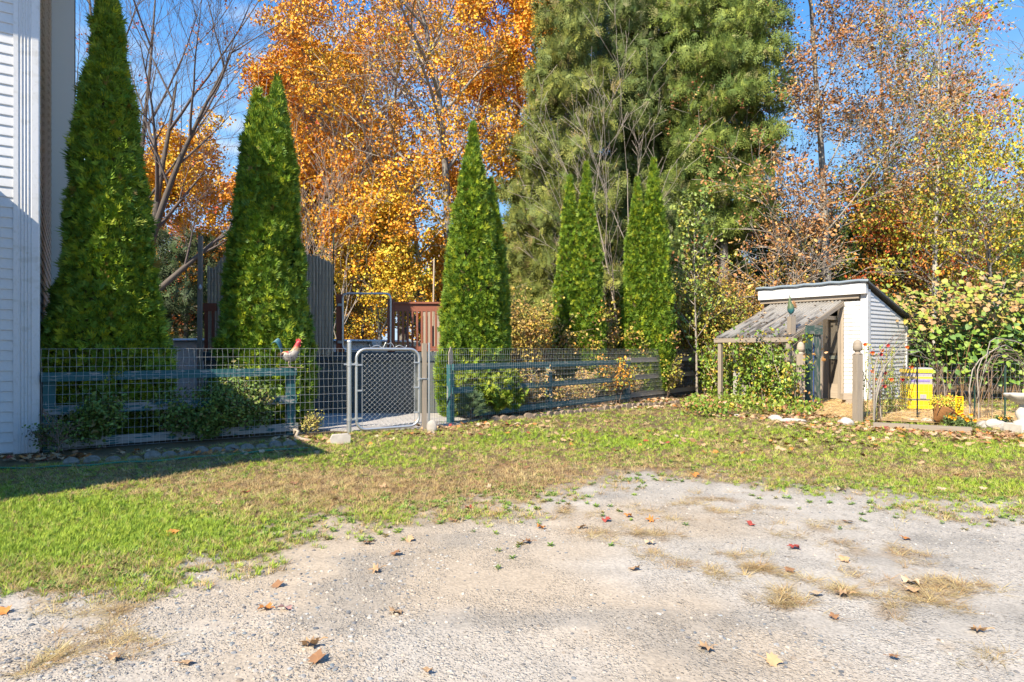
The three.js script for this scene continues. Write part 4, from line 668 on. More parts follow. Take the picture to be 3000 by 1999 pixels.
// brown, yellow green and red trees of the right side
const thinLv = LV([[12, 0.05, 0.1, 14, 0.22, 0, 1, 1], [7, 0.14, 0.55, 6, 0.2, 0.7, 0.28, 0.22, { shape: (t) => 1.1 - 0.5 * t }], [5, 0.22, 0.25, 5, 0.2, 0.65, 0.45, 0.4], [3, 0.28, 0.1, 2, 0.2, 0.65, 0.5, 0.5, { tips: 1 }], [2, 0.3, 0, 0, 0, 0.7, 0.55, 0.5, { tips: 2 }]]);
const brownLv = LV([[12, 0.04, 0.1, 17, 0.16, 0, 1, 1], [7, 0.16, 0.5, 8, 0.2, 0.85, 0.28, 0.22, { shape: (t) => 1.0 - 0.4 * t }], [5, 0.24, 0.25, 6, 0.2, 0.7, 0.45, 0.4], [3, 0.3, 0.1, 3, 0.2, 0.7, 0.5, 0.5, { tips: 1 }], [2, 0.3, 0, 0, 0, 0.7, 0.55, 0.5, { tips: 2 }]]);
const sparse = (cols, o = {}) => ({ geos: smallClumps, per: 1, spread: 0.3, size: 1.25, cols, ...o });
plantTree('brown_oak', 'tall straight tree with sparse russet brown leaves behind the shed', 'tree', G_WOODS, bg(2432, 21), { height: 16, radius: 0.17, levels: brownLv, minR: 0.008, bark: M.bark }, 2201, sparse(bcol.brown, { size: 1.1, where: (p, R) => R() < (p.y > 9 ? 0.55 : 0.8) }));
plantTree('brown_oak', 'thinner russet leaved tree between tall hemlock and shed', 'tree', G_WOODS, bg(2270, 24.5), { height: 13, radius: 0.13, levels: thinLv, minR: 0.006 }, 2202, sparse([...bcol.brown, [[0.24, 0.24, 0.05], 4]], { size: 1.1, where: (p, R) => R() < (p.y > 8 ? 0.3 : 0.7) }));
plantTree('birch', 'pale trunked tree with yellow green leaves behind the thicket', 'tree', G_WOODS, bg(2738, 21.5), { height: 13, radius: 0.12, levels: thinLv, minR: 0.006, bark: std([0.42, 0.40, 0.35]) }, 2203, sparse(bcol.ygreen, { where: (p, R) => R() < (p.y > 8 ? 0.2 : 0.9), size: 1.15 }));
plantTree('birch', 'straight grey trunked tree with yellow leaves behind the shed corner', 'tree', G_WOODS, bg(2622, 25), { height: 15, radius: 0.16, levels: thinLv, minR: 0.006 }, 2204, sparse([...bcol.ygreen, ...bcol.brown], { where: (p, R) => R() < (p.y > 8 ? 0.25 : 0.85), size: 1.15 }));
plantTree('birch', 'bushy yellow green tree above the right part of the thicket', 'tree', G_WOODS, bg(2930, 20), { height: 7.0, radius: 0.09, levels: broad([12, 7, 5, 3]), minR: 0.006 }, 2205, sparse(bcol.ygreen, { flat: true, size: 1.1, keep: 0.4 }));
plantTree('red_maple', 'thin tree with a scatter of red leaves high up', 'tree', G_WOODS, bg(2830, 29), { height: 16, radius: 0.15, levels: thinLv, minR: 0.006 }, 2206, sparse(bcol.red, { where: (p, R) => p.y > 8 && R() < 0.4, size: 1.3 }));
plantTree('red_maple', 'leafless maple reaching in over the thicket with orange tips', 'tree', G_WOODS, bg(3180, 21), { height: 15, radius: 0.18, levels: bareLv, minR: 0.006, lean: [-0.05, 0], bark: M.bark, twig: M.twigGrey }, 2207, sparse(bcol.red, { keep: 0.05 }));
plantTree('young_beech', 'orange leaved understorey tree behind the shed roof edge', 'tree', G_WOODS, bg(2680, 23), { height: 5.5, radius: 0.07, levels: broad([11, 7, 5, 3]), minR: 0.006 }, 2208, sparse([...bcol.red, ...bcol.ygreen], { flat: true, keep: 0.6 }));
plantTree('brown_oak', 'russet leaved tree between the shed roof and pale trunked birch', 'tree', G_WOODS, bg(2545, 26), { height: 12, radius: 0.12, levels: thinLv, minR: 0.006 }, 2209, sparse([...bcol.brown, [[0.30, 0.28, 0.05], 5]], { size: 1.2, where: (p, R) => R() < (p.y > 8 ? 0.3 : 0.85) }));
plantTree('brown_oak', 'olive and rust leaved tree behind the birch trunks', 'tree', G_WOODS, bg(2800, 25), { height: 10, radius: 0.11, levels: thinLv, minR: 0.006 }, 2210, sparse([...bcol.ygreen, ...bcol.brown], { size: 1.2, where: (p, R) => R() < (p.y > 7 ? 0.25 : 0.9) }));
// pale many-stemmed bare shrubs
const shrubLv = LV([[9, 0.06, 0.1, 5, 0.25, 0, 1, 1], [6, 0.12, 0.35, 5, 0.2, 0.42, 0.48, 0.5], [4, 0.2, 0.2, 4, 0.2, 0.45, 0.45, 0.5], [2, 0.25, 0.1, 0, 0, 0.5, 0.45, 0.5, { tips: 1 }]]);
const fanStems = (n, sx, seed, lo = 0.75) => { const R = rng(seed); return Array.from({ length: n }, () => ({ d: V((R() - 0.5) * sx, 1, (R() - 0.5) * sx * 0.7), l: lo + (1 - lo) * R(), r: 0.5 + 0.5 * R(), p: V((R() - 0.5) * 0.4, 0, (R() - 0.5) * 0.4) })); };
plantTree('bare_shrub', 'clump of thin leafless stems before the golden maple', 'shrub', G_WOODS, bg(945, 19), { height: 6.0, radius: 0.04, levels: shrubLv, stems: fanStems(8, 0.5, 41), minR: 0.005, bark: M.twigPale, twig: M.twigPale }, 2301);
plantTree('bare_shrub', 'pale leafless sapling fanning up between slim arborvitae', 'shrub', G_WOODS, bg(1850, 18.6), { height: 6.4, radius: 0.045, levels: shrubLv, stems: [{ d: V(-0.35, 1, 0), l: 0.85, r: 1, p: V(0, 0, 0) }, { d: V(-0.2, 1, 0.05), l: 1.0, r: 0.9 }, { d: V(-0.5, 0.9, 0), l: 0.7, r: 0.7 }, { d: V(0.0, 1, 0), l: 1.05, r: 0.8 }], minR: 0.005, bark: M.twigPale, twig: M.twigPale }, 2302);
plantTree('bare_shrub', 'tangle of pale dead branches in front of dark hemlocks', 'shrub', G_WOODS, bg(2200, 19.5), { height: 4.2, radius: 0.04, levels: LV([[8, 0.2, -0.1, 8, 0.2, 0, 1, 1], [6, 0.3, 0.1, 5, 0.2, 0.7, 0.5, 0.5], [4, 0.35, 0, 3, 0.2, 0.7, 0.5, 0.5], [2, 0.3, 0, 0, 0, 0.6, 0.5, 0.5, { tips: 1 }]]), stems: fanStems(7, 1.6, 43), minR: 0.006, bark: M.twigPale, twig: M.twigPale }, 2303, sparse(bcol.brown, { keep: 0.18 }));

// the far wood: trunks and foliage that read as one mass
{
  const R = rng(501), t = tag(new THREE.Group(), 'distant mixed autumn wood closing off the yard behind the nearer trees', 'woods', null, 'stuff'); t.name = 'distant_woods'; scene.add(t);
  const tr = new MB(), L = [[], []];
  for (let k = 0; k < 130; k++) {
    const d = 33 + 20 * R(), px = -300 + 3700 * R(), b = bg(px, d), H = 4.5 + 5.5 * R() * (px > 1100 || px < 300 ? 1.15 : 0.62); tr.tube([V(b.x, 0, b.z), V(b.x + R() - 0.5, H * 0.6, b.z), V(b.x + R() - 0.5, H, b.z)], [0.12, 0.09, 0.02], 4);
    const cols = px < 300 ? bcol.gold : px < 800 ? pick(R, [[bcol.gold, 1], [bcol.brown, 1], [young, 1]]) : px < 1500 ? pick(R, [[bcol.gold, 2], [bcol.yellow, 2]]) : pick(R, [[bcol.brown, 2], [bcol.ygreen, 3], [young, 3], [bcol.red, 0.6]]);
    for (let i = 0; i < 190; i++) { const f = R(), h = H * (0.10 + 0.95 * f), r = 2.1 * Math.sin(Math.PI * (0.12 + 0.85 * f)) * Math.sqrt(R()), a = R() * 6.28; L[i % 2].push({ p: V(b.x + Math.cos(a) * r, h, b.z + Math.sin(a) * r), q: qEuler(R() * 6, R() * 6, R() * 6), s: 1.6 + R(), c: jitter(R, pick(R, cols), 0.25) }); }
  }
  tr.build('trunks', M.bark, t, 'stuff'); L.forEach((l, k) => scatter('foliage', mapleClumps[k], leafAll, l, t));
}
// ---------------------------------------------------------------- lawn: grass, weeds, dry tufts (nobody could count them)
const onBed = (x, z) => {                                       // beds and paving without grass
  const s = (a, b) => (b.x - a.x) * (z - a.z) - (b.z - a.z) * (x - a.x);
  const tl = FL.px(118); const behindL = s(V(-7, 0, -6.7), V(-2.45, 0, -9.55)) < 0 && x < -2.4, behindR = s(V(-2.4, 0, -9.6), V(5.7, 0, -17.6)) < 0;
  return behindL || (behindR && x < 6.2) || blob(x, z, 7.6, -13.4, 2.2, 2.6) > 0.45 || z < -17.5 && x > 4;
};
{
  const R = rng(601), tuft = (n, h, w, seed, lean) => { const q = rng(seed), mb = new MB(); for (let k = 0; k < n; k++) { const a = q() * 6.28, r = 0.022 * q(), l = h * (0.6 + 0.7 * q()), b = mb.n, x = Math.cos(a) * r, z = Math.sin(a) * r, dx = Math.cos(a) * lean * l * (0.4 + q()), dz = Math.sin(a) * lean * l * (0.4 + q()), px = -Math.sin(a) * w, pz = Math.cos(a) * w; mb.vert(x - px, 0, z - pz); mb.vert(x + px, 0, z + pz); mb.vert(x + dx * 0.4 - px * 0.7, l * 0.55, z + dz * 0.4 - pz * 0.7); mb.vert(x + dx * 0.4 + px * 0.7, l * 0.55, z + dz * 0.4 + pz * 0.7); mb.vert(x + dx, l * 0.92, z + dz); mb.quad(b, b + 1, b + 3, b + 2); mb.tri(b + 2, b + 3, b + 4); } return mb.geo(); };
  const gs = [tuft(13, 0.052, 0.0024, 1, 0.7), tuft(12, 0.042, 0.0026, 2, 1.0)], lists = [[], []], dry = [], weeds = [];
  const gcol = [[[0.24, 0.35, 0.022], 5], [[0.32, 0.40, 0.03], 3], [[0.18, 0.29, 0.02], 3]], dcol = [[[0.40, 0.30, 0.13], 4], [[0.32, 0.205, 0.095], 4], [[0.48, 0.39, 0.18], 2]];
  const N = 100000;
  for (let k = 0; k < N; k++) {
    const d = 3.1 / (1 - R() * (1 - 3.1 / 17.5)), x = (R() * 2 - 1) * (d * 0.86 + 0.4), z = -d; if (onBed(x, z)) continue;   // spread evenly over the picture rather than the ground
    const l = lawn(x, z), g = green(x, z); if (R() > l * 1.05) continue;
    const far = clamp(d / 9, 0.75, 1.7), sh = fbm(x * 3, z * 3, 611, 3);
    if (R() < 0.12 + 0.95 * g) { const c = jitter(R, pick(R, gcol), 0.2); lists[k & 1].push({ p: V(x, relief(x, z) - 0.004, z), q: qEuler((R() - 0.5) * 0.5, R() * 6.28, (R() - 0.5) * 0.5), s: [far, (0.5 + 0.7 * g) * (0.7 + 0.5 * R()) * Math.min(1.1, far), far], c: mix3(c, jitter(R, pick(R, dcol), 0.2), R() < 0.24 - 0.2 * g ? 0.8 : 0.0) }); }
    else dry.push({ p: V(x, relief(x, z) - 0.006, z), q: qEuler((R() - 0.5) * 0.9, R() * 6.28, (R() - 0.5) * 0.9), s: [far, 0.4 + 0.4 * R(), far], c: jitter(R, pick(R, dcol), 0.25) });
  }
  // dry crabgrass patches on the gravel
  for (const [px, py, r] of patches) { const c = ground(px, py); for (let k = 0; k < 900 * r; k++) { const a = R() * 6.28, q = r * 1.3 * Math.pow(R(), 0.7), x = c.x + Math.cos(a) * q * 1.25, z = c.z + Math.sin(a) * q * 0.8; if (fbm(x * 7, z * 7, 617, 3) > 0.46) continue; dry.push({ p: V(x, relief(x, z) - 0.004, z), q: qEuler((R() - 0.5) * 0.5, R() * 6.28, (R() - 0.5) * 0.5), s: [1.0, 0.16 + 0.16 * R(), 1.0], c: jitter(R, pick(R, dcol), 0.2), fine: 1 }); } }
  // broad leaved weeds, thick along the gravel edge
  const ros = (() => { const mb = [], g = leafShape(0.016, 0.036, 0.2); for (let k = 0; k < 9; k++) mb.push(g.clone().applyMatrix4(new THREE.Matrix4().compose(V(0, 0.004 + 0.002 * k, 0), qEuler(1.5 - 0.09 * k, k * 2.4, 0, 'YXZ'), V(1, 1, 1)))); return mergeGeometries(mb); })();
  for (let k = 0; k < 16000; k++) { const d = 3.2 / (1 - R() * (1 - 3.2 / 15)), x = (R() * 2 - 1) * (d * 0.86 + 0.3), z = -d; if (onBed(x, z)) continue; const e = toEdge(x, z), w = Math.exp(-(((e - 0.25) / 0.55) ** 2)) * 0.9 + (e > 0 ? 0.22 : 0.012); if (R() > w || fbm(x * 2.6, z * 2.6, 621, 3) < 0.50 || e < -1.6) continue; weeds.push({ p: V(x, relief(x, z), z), q: qEuler((R() - 0.5) * 0.4, R() * 6.28, (R() - 0.5) * 0.4), s: [0.5 + 0.7 * R(), 0.35 + 0.3 * R(), 0.5 + 0.7 * R()], c: jitter(R, pick(R, [[[0.13, 0.22, 0.03], 4], [[0.17, 0.25, 0.035], 3], [[0.20, 0.17, 0.05], 1]]), 0.2) }); }
  const lawnT = (o, label, cat) => tag(o, label, cat, null, 'stuff');
  lists.forEach((l, k) => lawnT(scatter('grass', gs[k], std([1, 1, 1], { roughness: 0.7 }), l), k ? 'short green grass spread through the lawn' : 'green lawn grass growing up to the fence', 'grass'));
  lawnT(scatter('dry_grass', tuft(14, 0.045, 0.0011, 6, 2.0), std([1, 1, 1]), dry.filter((e) => e.fine)), 'matted dry crabgrass in flat patches on the gravel', 'grass');
  lawnT(scatter('dry_grass', tuft(11, 0.05, 0.0020, 5, 1.6), std([1, 1, 1]), dry.filter((e) => !e.fine)), 'dry straw coloured grass mixed through the lawn', 'grass');
  lawnT(scatter('weeds', ros, std([1, 1, 1], { roughness: 0.6 }), weeds), 'low broad leaved weeds along the gravel edge', 'weeds');
  // loose stones
  const st = [0, 1].map((s) => { const g = new THREE.IcosahedronGeometry(1, 1), p = g.attributes.position, q = rng(630 + s); for (let k = 0; k < p.count; k++) { const n = V().fromBufferAttribute(p, k), f = 0.75 + 0.45 * hash2(Math.round(n.x * 50), Math.round(n.y * 50) + Math.round(n.z * 50) * 7, s); p.setXYZ(k, n.x * f, n.y * f * 0.55, n.z * f); } g.computeVertexNormals(); return g; }), L = [[], []];
  for (let k = 0; k < 26000; k++) { const d = 2.2 / (1 - R() * (1 - 2.2 / 9)), x = (R() * 2 - 1) * (d * 0.86 + 0.2), z = -d; if (toEdge(x, z) > 0.35) continue; const dens = fbm(x * 0.9, z * 0.9, 241, 4) + 0.25 * blob(x, z, -2.4, -3, 1.6, 1.3) - 0.12 * blob(x, z, 0.2, -3.8, 1.6, 1.2); if (R() > smooth(0.34, 0.66, dens) + 0.06) continue; const r = 0.0022 + 0.0085 * Math.pow(R(), 3.2), t = R(); L[k & 1].push({ p: V(x, relief(x, z) + r * 0.1, z), q: qEuler(0, R() * 6.28, 0), s: [r * (0.8 + 0.5 * R()), r, r * (0.8 + 0.5 * R())], c: t < 0.5 ? jitter(R, [0.27, 0.26, 0.245], 0.4) : t < 0.75 ? jitter(R, [0.42, 0.39, 0.34], 0.2) : jitter(R, [0.15, 0.155, 0.165], 0.3) }); }
  L.forEach((l, k) => tag(scatter('gravel', st[k], std([1, 1, 1], { roughness: 0.9 }), l), k ? 'loose grey crushed stones on the drive' : 'loose mixed gravel scattered over the drive', 'gravel', null, 'stuff'));
}
// ---------------------------------------------------------------- fallen leaves
const leafTone = { tan: [0.42, 0.27, 0.145], brown: [0.24, 0.125, 0.06], orange: [0.46, 0.18, 0.04], red: [0.30, 0.05, 0.035], pink: [0.40, 0.22, 0.19], pale: [0.46, 0.35, 0.23] };
const leafTones = Object.fromEntries(Object.entries(leafTone).map(([k, c]) => [k, std(c, { roughness: 0.8 })]));
{
  const R = rng(701), put1 = (px, py, tone, size, label, group) => { const o = put('fallen_leaf', mapleShape, leafTones[tone], null), p = ground(px, py); o.position.set(p.x, relief(p.x, p.z) + 0.012 + 0.008 * R(), p.z); o.rotation.set((R() - 0.5) * 0.7, R() * 6.28, (R() - 0.5) * 0.7); o.scale.set(size, size * (1.6 + 2.4 * R()), size * (0.7 + 0.4 * R())); tag(o, label, 'leaf', group); };
  const gravel = [[1097, 1676, 'tan'], [1074, 1594, 'brown'], [1200, 1585, 'tan'], [1160, 1627, 'brown'], [813, 1720, 'brown'], [775, 1791, 'orange'], [833, 1792, 'pink'], [1159, 1800, 'tan'], [905, 1903, 'tan', 0.10], [929, 1946, 'brown'], [331, 1940, 'tan', 0.06], [545, 1954, 'tan', 0.06], [1326, 1530, 'brown'], [1371, 1492, 'red'], [1584, 1550, 'orange'], [1705, 1550, 'tan'], [1777, 1529, 'red'], [1842, 1516, 'orange'], [1905, 1529, 'orange'], [1540, 1593, 'brown'], [1860, 1672, 'tan'], [1903, 1597, 'pale'], [2329, 1609, 'red'], [2485, 1532, 'brown'], [2655, 1580, 'orange'], [2475, 1645, 'tan'], [2314, 1678, 'brown'], [2391, 1746, 'pale'], [2466, 1746, 'tan'], [2670, 1709, 'pale', 0.10], [2673, 1734, 'tan'], [2864, 1852, 'tan'], [2067, 1903, 'tan', 0.09], [2265, 1940, 'tan', 0.07], [2443, 1808, 'brown', 0.05], [8, 1793, 'orange'], [2198, 1541, 'red'], [1250, 1980, 'tan', 0.05], [2620, 1930, 'brown', 0.04]];
  for (const [x, y, t, s] of gravel) put1(x, y, t, s || 0.075, `curled ${t} maple leaf lying on the gravel`, `${t} leaves on the gravel`);
  const lawnL = [[335, 1677, 'brown'], [255, 1668, 'brown'], [504, 1569, 'orange'], [1431, 1432, 'pale'], [2039, 1395, 'orange'], [2096, 1327, 'orange'], [2173, 1330, 'orange'], [2204, 1352, 'pale'], [2410, 1427, 'tan'], [2466, 1437, 'pale'], [2760, 1435, 'pale'], [2881, 1435, 'pale'], [2802, 1397, 'orange'], [2969, 1495, 'tan'], [1900, 1266, 'orange'], [1806, 1325, 'red'], [1672, 1275, 'pink'], [1675, 1305, 'orange'], [1010, 1342, 'tan'], [1085, 1305, 'orange'], [720, 1445, 'red'], [640, 1480, 'tan'], [320, 1440, 'pale'], [1180, 1340, 'tan'], [1250, 1295, 'tan'], [1400, 1300, 'pale'], [2230, 1235, 'tan'], [2700, 1360, 'tan'], [2560, 1320, 'tan'], [2330, 1290, 'orange'], [2480, 1280, 'tan'], [2600, 1290, 'pale'], [1990, 1340, 'brown'], [1545, 1375, 'brown'], [2140, 1250, 'tan'], [1150, 1290, 'pale'], [1300, 1320, 'tan'], [860, 1420, 'brown'], [980, 1470, 'tan'], [1120, 1430, 'tan']];
  for (const [x, y, t] of lawnL) put1(x, y, t, 0.085, `${t} maple leaf fallen on the lawn grass`, `${t} leaves on the lawn`);
  // drifts of litter along fence, beds and the garden front
  const lit = [], spots = [[1400, 1250, 1.0, 0.35, 110], [1200, 1275, 1.0, 0.2, 50], [2100, 1190, 1.2, 0.6, 260], [2300, 1225, 1.3, 0.35, 330], [2430, 1250, 1.0, 0.4, 170], [2560, 1265, 1.3, 0.35, 170], [2850, 1275, 1.4, 0.35, 240], [2980, 1290, 1.0, 0.4, 130], [2650, 1300, 2.2, 0.5, 110], [2300, 1300, 3.0, 0.8, 110], [1700, 1270, 2.6, 1.2, 70], [130, 1345, 0.45, 0.16, 110], [600, 1330, 1.4, 0.15, 70], [1750, 1195, 2.6, 0.25, 150], [2700, 1215, 1.6, 0.6, 200], [900, 1290, 0.6, 0.2, 60], [1950, 1175, 1.2, 0.3, 130], [1500, 1205, 1.0, 0.5, 200], [1650, 1190, 1.4, 0.5, 260], [1800, 1175, 1.6, 0.5, 260], [1950, 1160, 1.6, 0.5, 220]];
  for (const [px, py, rx, rz, n] of spots) { const c = ground(px, py); for (let k = 0; k < n; k++) { const x = c.x + (R() + R() - 1) * rx * 1.2, z = c.z + (R() + R() - 1) * rz * 1.6; lit.push({ p: V(x, relief(x, z) + 0.01 + 0.03 * R(), z), q: qEuler((R() - 0.5) * 1.2, R() * 6.28, (R() - 0.5) * 1.2), s: 0.05 + 0.05 * R(), c: jitter(R, pick(R, [[leafTone.tan, 5], [leafTone.pale, 2], [leafTone.brown, 3], [leafTone.orange, 1.4], [leafTone.red, 0.4]]), 0.2) }); } }
  tag(scatter('leaf_litter', mapleShape, std([1, 1, 1], { roughness: 0.8 }), lit), 'drifts of dry brown leaves along the fence and garden edge', 'leaves', null, 'stuff');
  // straw mulch in the garden by the shed
  const straw = [], sg = new MB().tube([V(-0.5, 0, 0), V(0, 0.05, 0.02), V(0.5, 0, 0)], 0.03, 3).geo();
  const bed = new MB(), cB = V(7.55, 0, -12.9); { const pts = []; for (let k = 0; k < 40; k++) { const a = k / 40 * 6.283, r = 1 + 0.12 * fbm(Math.cos(a) * 2 + 5, Math.sin(a) * 2 + 5, 641, 3); pts.push([cB.x + Math.cos(a) * 2.1 * r, 0.03, cB.z + Math.sin(a) * 2.3 * r]); } const c = bed.vert(cB.x, 0.055, cB.z, cB.x, cB.z); pts.forEach((p) => bed.vert(...p, p[0], p[2])); for (let k = 0; k < 40; k++) bed.tri(c, c + 1 + (k + 1) % 40, c + 1 + k); }
  tag(bed.build('mulch_bed', std([1, 1, 1], { map: tex(256, 256, (u, v) => { const n = fbm(u * 40, v * 40, 643, 3, 40), m = fbm(u * 6, v * 6, 645, 3, 6); return mix3([0.20, 0.12, 0.05], [0.52, 0.36, 0.16], clamp(n * 0.8 + m * 0.6 - 0.2)); }, 0.8, 0.8) })), 'straw coloured mulch covering the ground in front of the shed', 'mulch', null, 'structure');
  for (let k = 0; k < 4200; k++) { const a = R() * 6.28, r = Math.sqrt(R()), x = cB.x + Math.cos(a) * 2.1 * r, z = cB.z + Math.sin(a) * 2.3 * r; straw.push({ p: V(x, 0.05 + 0.03 * R(), z), q: qEuler((R() - 0.5) * 0.7, R() * 6.28, (R() - 0.5) * 0.7), s: [0.05 + 0.09 * R(), 0.09, 0.09], c: jitter(R, pick(R, [[[0.60, 0.42, 0.18], 4], [[0.45, 0.29, 0.12], 3], [[0.66, 0.52, 0.28], 2]]), 0.2) }); }
  tag(scatter('straw', sg, std([1, 1, 1]), straw), 'loose straw lying on the mulch between posts and shed', 'straw', null, 'stuff');
}
scatter('leaf_debris', mapleShape, std([1, 1, 1], { roughness: 0.8 }), shedLeaves[0], shedLeaves[1]);
// ---------------------------------------------------------------- shrubs and vines
function shrub(name, label, base, o, seed, leaf, group) { return plantTree(name, label, 'shrub', group, base, { minR: 0.004, bark: M.twigBrown, twig: M.twigBrown, ...o }, seed, leaf); }
const lf = { small: [clump(9, 0.10, 0.032, 0.05, 51), clump(8, 0.11, 0.03, 0.055, 52)], mid: [clump(6, 0.10, 0.055, 0.08, 53), clump(6, 0.11, 0.05, 0.075, 54)] };
const archLv = LV([[8, 0.12, -0.5, 7, 0.3, 0, 1, 1], [5, 0.2, -0.1, 5, 0.15, 0.6, 0.42, 0.5, { leafy: true, tips: 3 }], [3, 0.25, 0, 0, 0, 0.6, 0.45, 0.5, { tips: 3 }]]);
const autumnShrub = [[[0.42, 0.33, 0.04], 4], [[0.48, 0.26, 0.05], 3], [[0.26, 0.27, 0.04], 3], [[0.38, 0.20, 0.08], 2]];
const SG = 'yellowing shrubs behind the sunny fence';
[[1560, 14.2, 1.9, 'arching shrub of yellow brown leaves between single and twin arborvitae', [[[0.40, 0.27, 0.08], 4], [[0.45, 0.33, 0.06], 3], [[0.24, 0.24, 0.05], 2]]], [1640, 14.0, 1.6, 'yellow leaved shrub at foot of slim twin topped arborvitae', autumnShrub], [1800, 15.6, 1.95, 'orange yellow shrub in the gap between slim arborvitae', autumnShrub], [1995, 16.6, 2.0, 'yellow shrub at the right foot of the last arborvitae', autumnShrub], [2085, 17.2, 2.5, 'yellow green shrub left of the lean-to roof', [[[0.34, 0.34, 0.04], 4], [[0.45, 0.32, 0.04], 3], [[0.2, 0.26, 0.04], 3]]], [2190, 18.0, 3.0, 'tall yellowing shrub behind the lean-to roof', autumnShrub]].forEach(([px, d, h, label, cols], k) => shrub('shrub', label, bg(px, d + (k === 3 ? 2.6 : k > 2 ? 1.9 : 1.6)).setY(0), { height: h * 1.2, radius: 0.016, levels: archLv, stems: fanStems(k > 2 ? 26 : 20, 1.05, 800 + k, 0.5) }, 810 + k, { geos: lf.mid, per: 1, spread: 0.2, size: 0.9, keep: 0.8, cols }, SG));
// slender green sapling in front of the wood
plantTree('sapling', 'slender green leaved sapling rising behind the grey rail fence', 'tree', null, bg(2042, 17.4).setY(0), { height: 5.2, radius: 0.035, levels: LV([[10, 0.04, 0.1, 20, 0.2, 0, 1, 1], [6, 0.12, 0.55, 4, 0.3, 0.7, 0.22, 0.45, { shape: (t) => 1.3 - 0.9 * t, leafy: true, tips: 3 }], [3, 0.2, 0.2, 0, 0, 0.6, 0.5, 0.5, { tips: 3 }]]), minR: 0.005, bark: M.twigGrey, twig: M.twigGrey }, 821, { geos: lf.mid, per: 1, spread: 0.15, size: 1.35, keep: 0.9, cols: [[[0.17, 0.25, 0.05], 5], [[0.25, 0.31, 0.06], 3], [[0.36, 0.33, 0.05], 2]], mat: leafGlossy });
// dark low shrubs behind the left fence
[[FL.px(300), 'low dark yew shrub behind peeling rails below the tallest arborvitae', 0.75], [FL.px(560), 'low dark shrub in the middle behind peeling rails', 0.8], [FL.px(720), 'dark shrub spilling through the peeling rails near rooster', 0.95]].forEach(([t, label, h], k) => shrub('dark_shrub', label, FL.at(t, 0, 0).add(V(-0.16, 0, -0.28)), { height: h * 0.8, radius: 0.012, levels: archLv, stems: fanStems(13, 1.0, 830 + k, 0.4) }, 840 + k, { geos: lf.small, per: 1, spread: 0.14, size: 0.9, cols: [[[0.10, 0.17, 0.03], 5], [[0.15, 0.21, 0.03], 3], [[0.17, 0.15, 0.05], 1]] }, 'dark shrubs in the shade of the left fence'));
[[FR.px(1430), 'bright yellow green arborvitae bush pushing through teal rails', 0.62], [FR.px(1500), 'low golden conifer bush beside the pine seedling', 0.75]].forEach(([t, label, h], k) => shrub('conifer_bush', label, FR.at(t, 0, -0.18), { height: h, radius: 0.014, levels: archLv, stems: fanStems(9, 0.9, 850 + k, 0.5) }, 855 + k, { geos: [thujaSprays[0], thujaSprays[1]], per: 2, spread: 0.12, size: 1.0, cols: [[[0.22, 0.27, 0.016], 4], [[0.15, 0.23, 0.016], 3]] }, 'golden bushes at the sunny fence'));
shrub('weed_shrub', 'orange leaved weedy plant at the far end of the teal rails', FR.at(FR.px(1810), 0, -0.12), { height: 0.85, radius: 0.01, levels: archLv, stems: fanStems(4, 0.5, 861, 0.5) }, 862, { geos: lf.mid, per: 1, spread: 0.10, keep: 0.4, size: 0.7, cols: [[[0.58, 0.28, 0.03], 3], [[0.25, 0.28, 0.04], 3]] });
shrub('weed_shrub', 'yellow leaved weeds growing through the grey rails', FR.at(FR.px(1950), 0, -0.12), { height: 0.95, radius: 0.01, levels: archLv, stems: fanStems(6, 0.9, 863, 0.5) }, 864, { geos: lf.mid, per: 1, spread: 0.14, size: 0.7, keep: 0.35, cols: [[[0.45, 0.36, 0.04], 3], [[0.28, 0.32, 0.05], 3], [[0.22, 0.18, 0.06], 2]] });
shrub('weed_shrub', 'small pale yellow weed at the rooster post foot', FL.at(FL.px(888), 0, 0.06), { height: 0.36, radius: 0.005, levels: archLv, stems: fanStems(2, 0.3, 865, 0.6) }, 866, { geos: lf.small, per: 1, spread: 0.06, keep: 0.25, size: 0.6, cols: [[[0.38, 0.34, 0.08], 3], [[0.3, 0.2, 0.1], 1]] });
shrub('weed_shrub', 'spiky weeds and leaves at the foot of the house corner', ground(120, 1338), { height: 0.5, radius: 0.006, levels: archLv, stems: fanStems(4, 1.0, 867, 0.5) }, 868, { geos: lf.small, per: 1, spread: 0.08, keep: 0.12, size: 0.7, cols: [[[0.12, 0.20, 0.03], 3], [[0.10, 0.13, 0.05], 2]] });
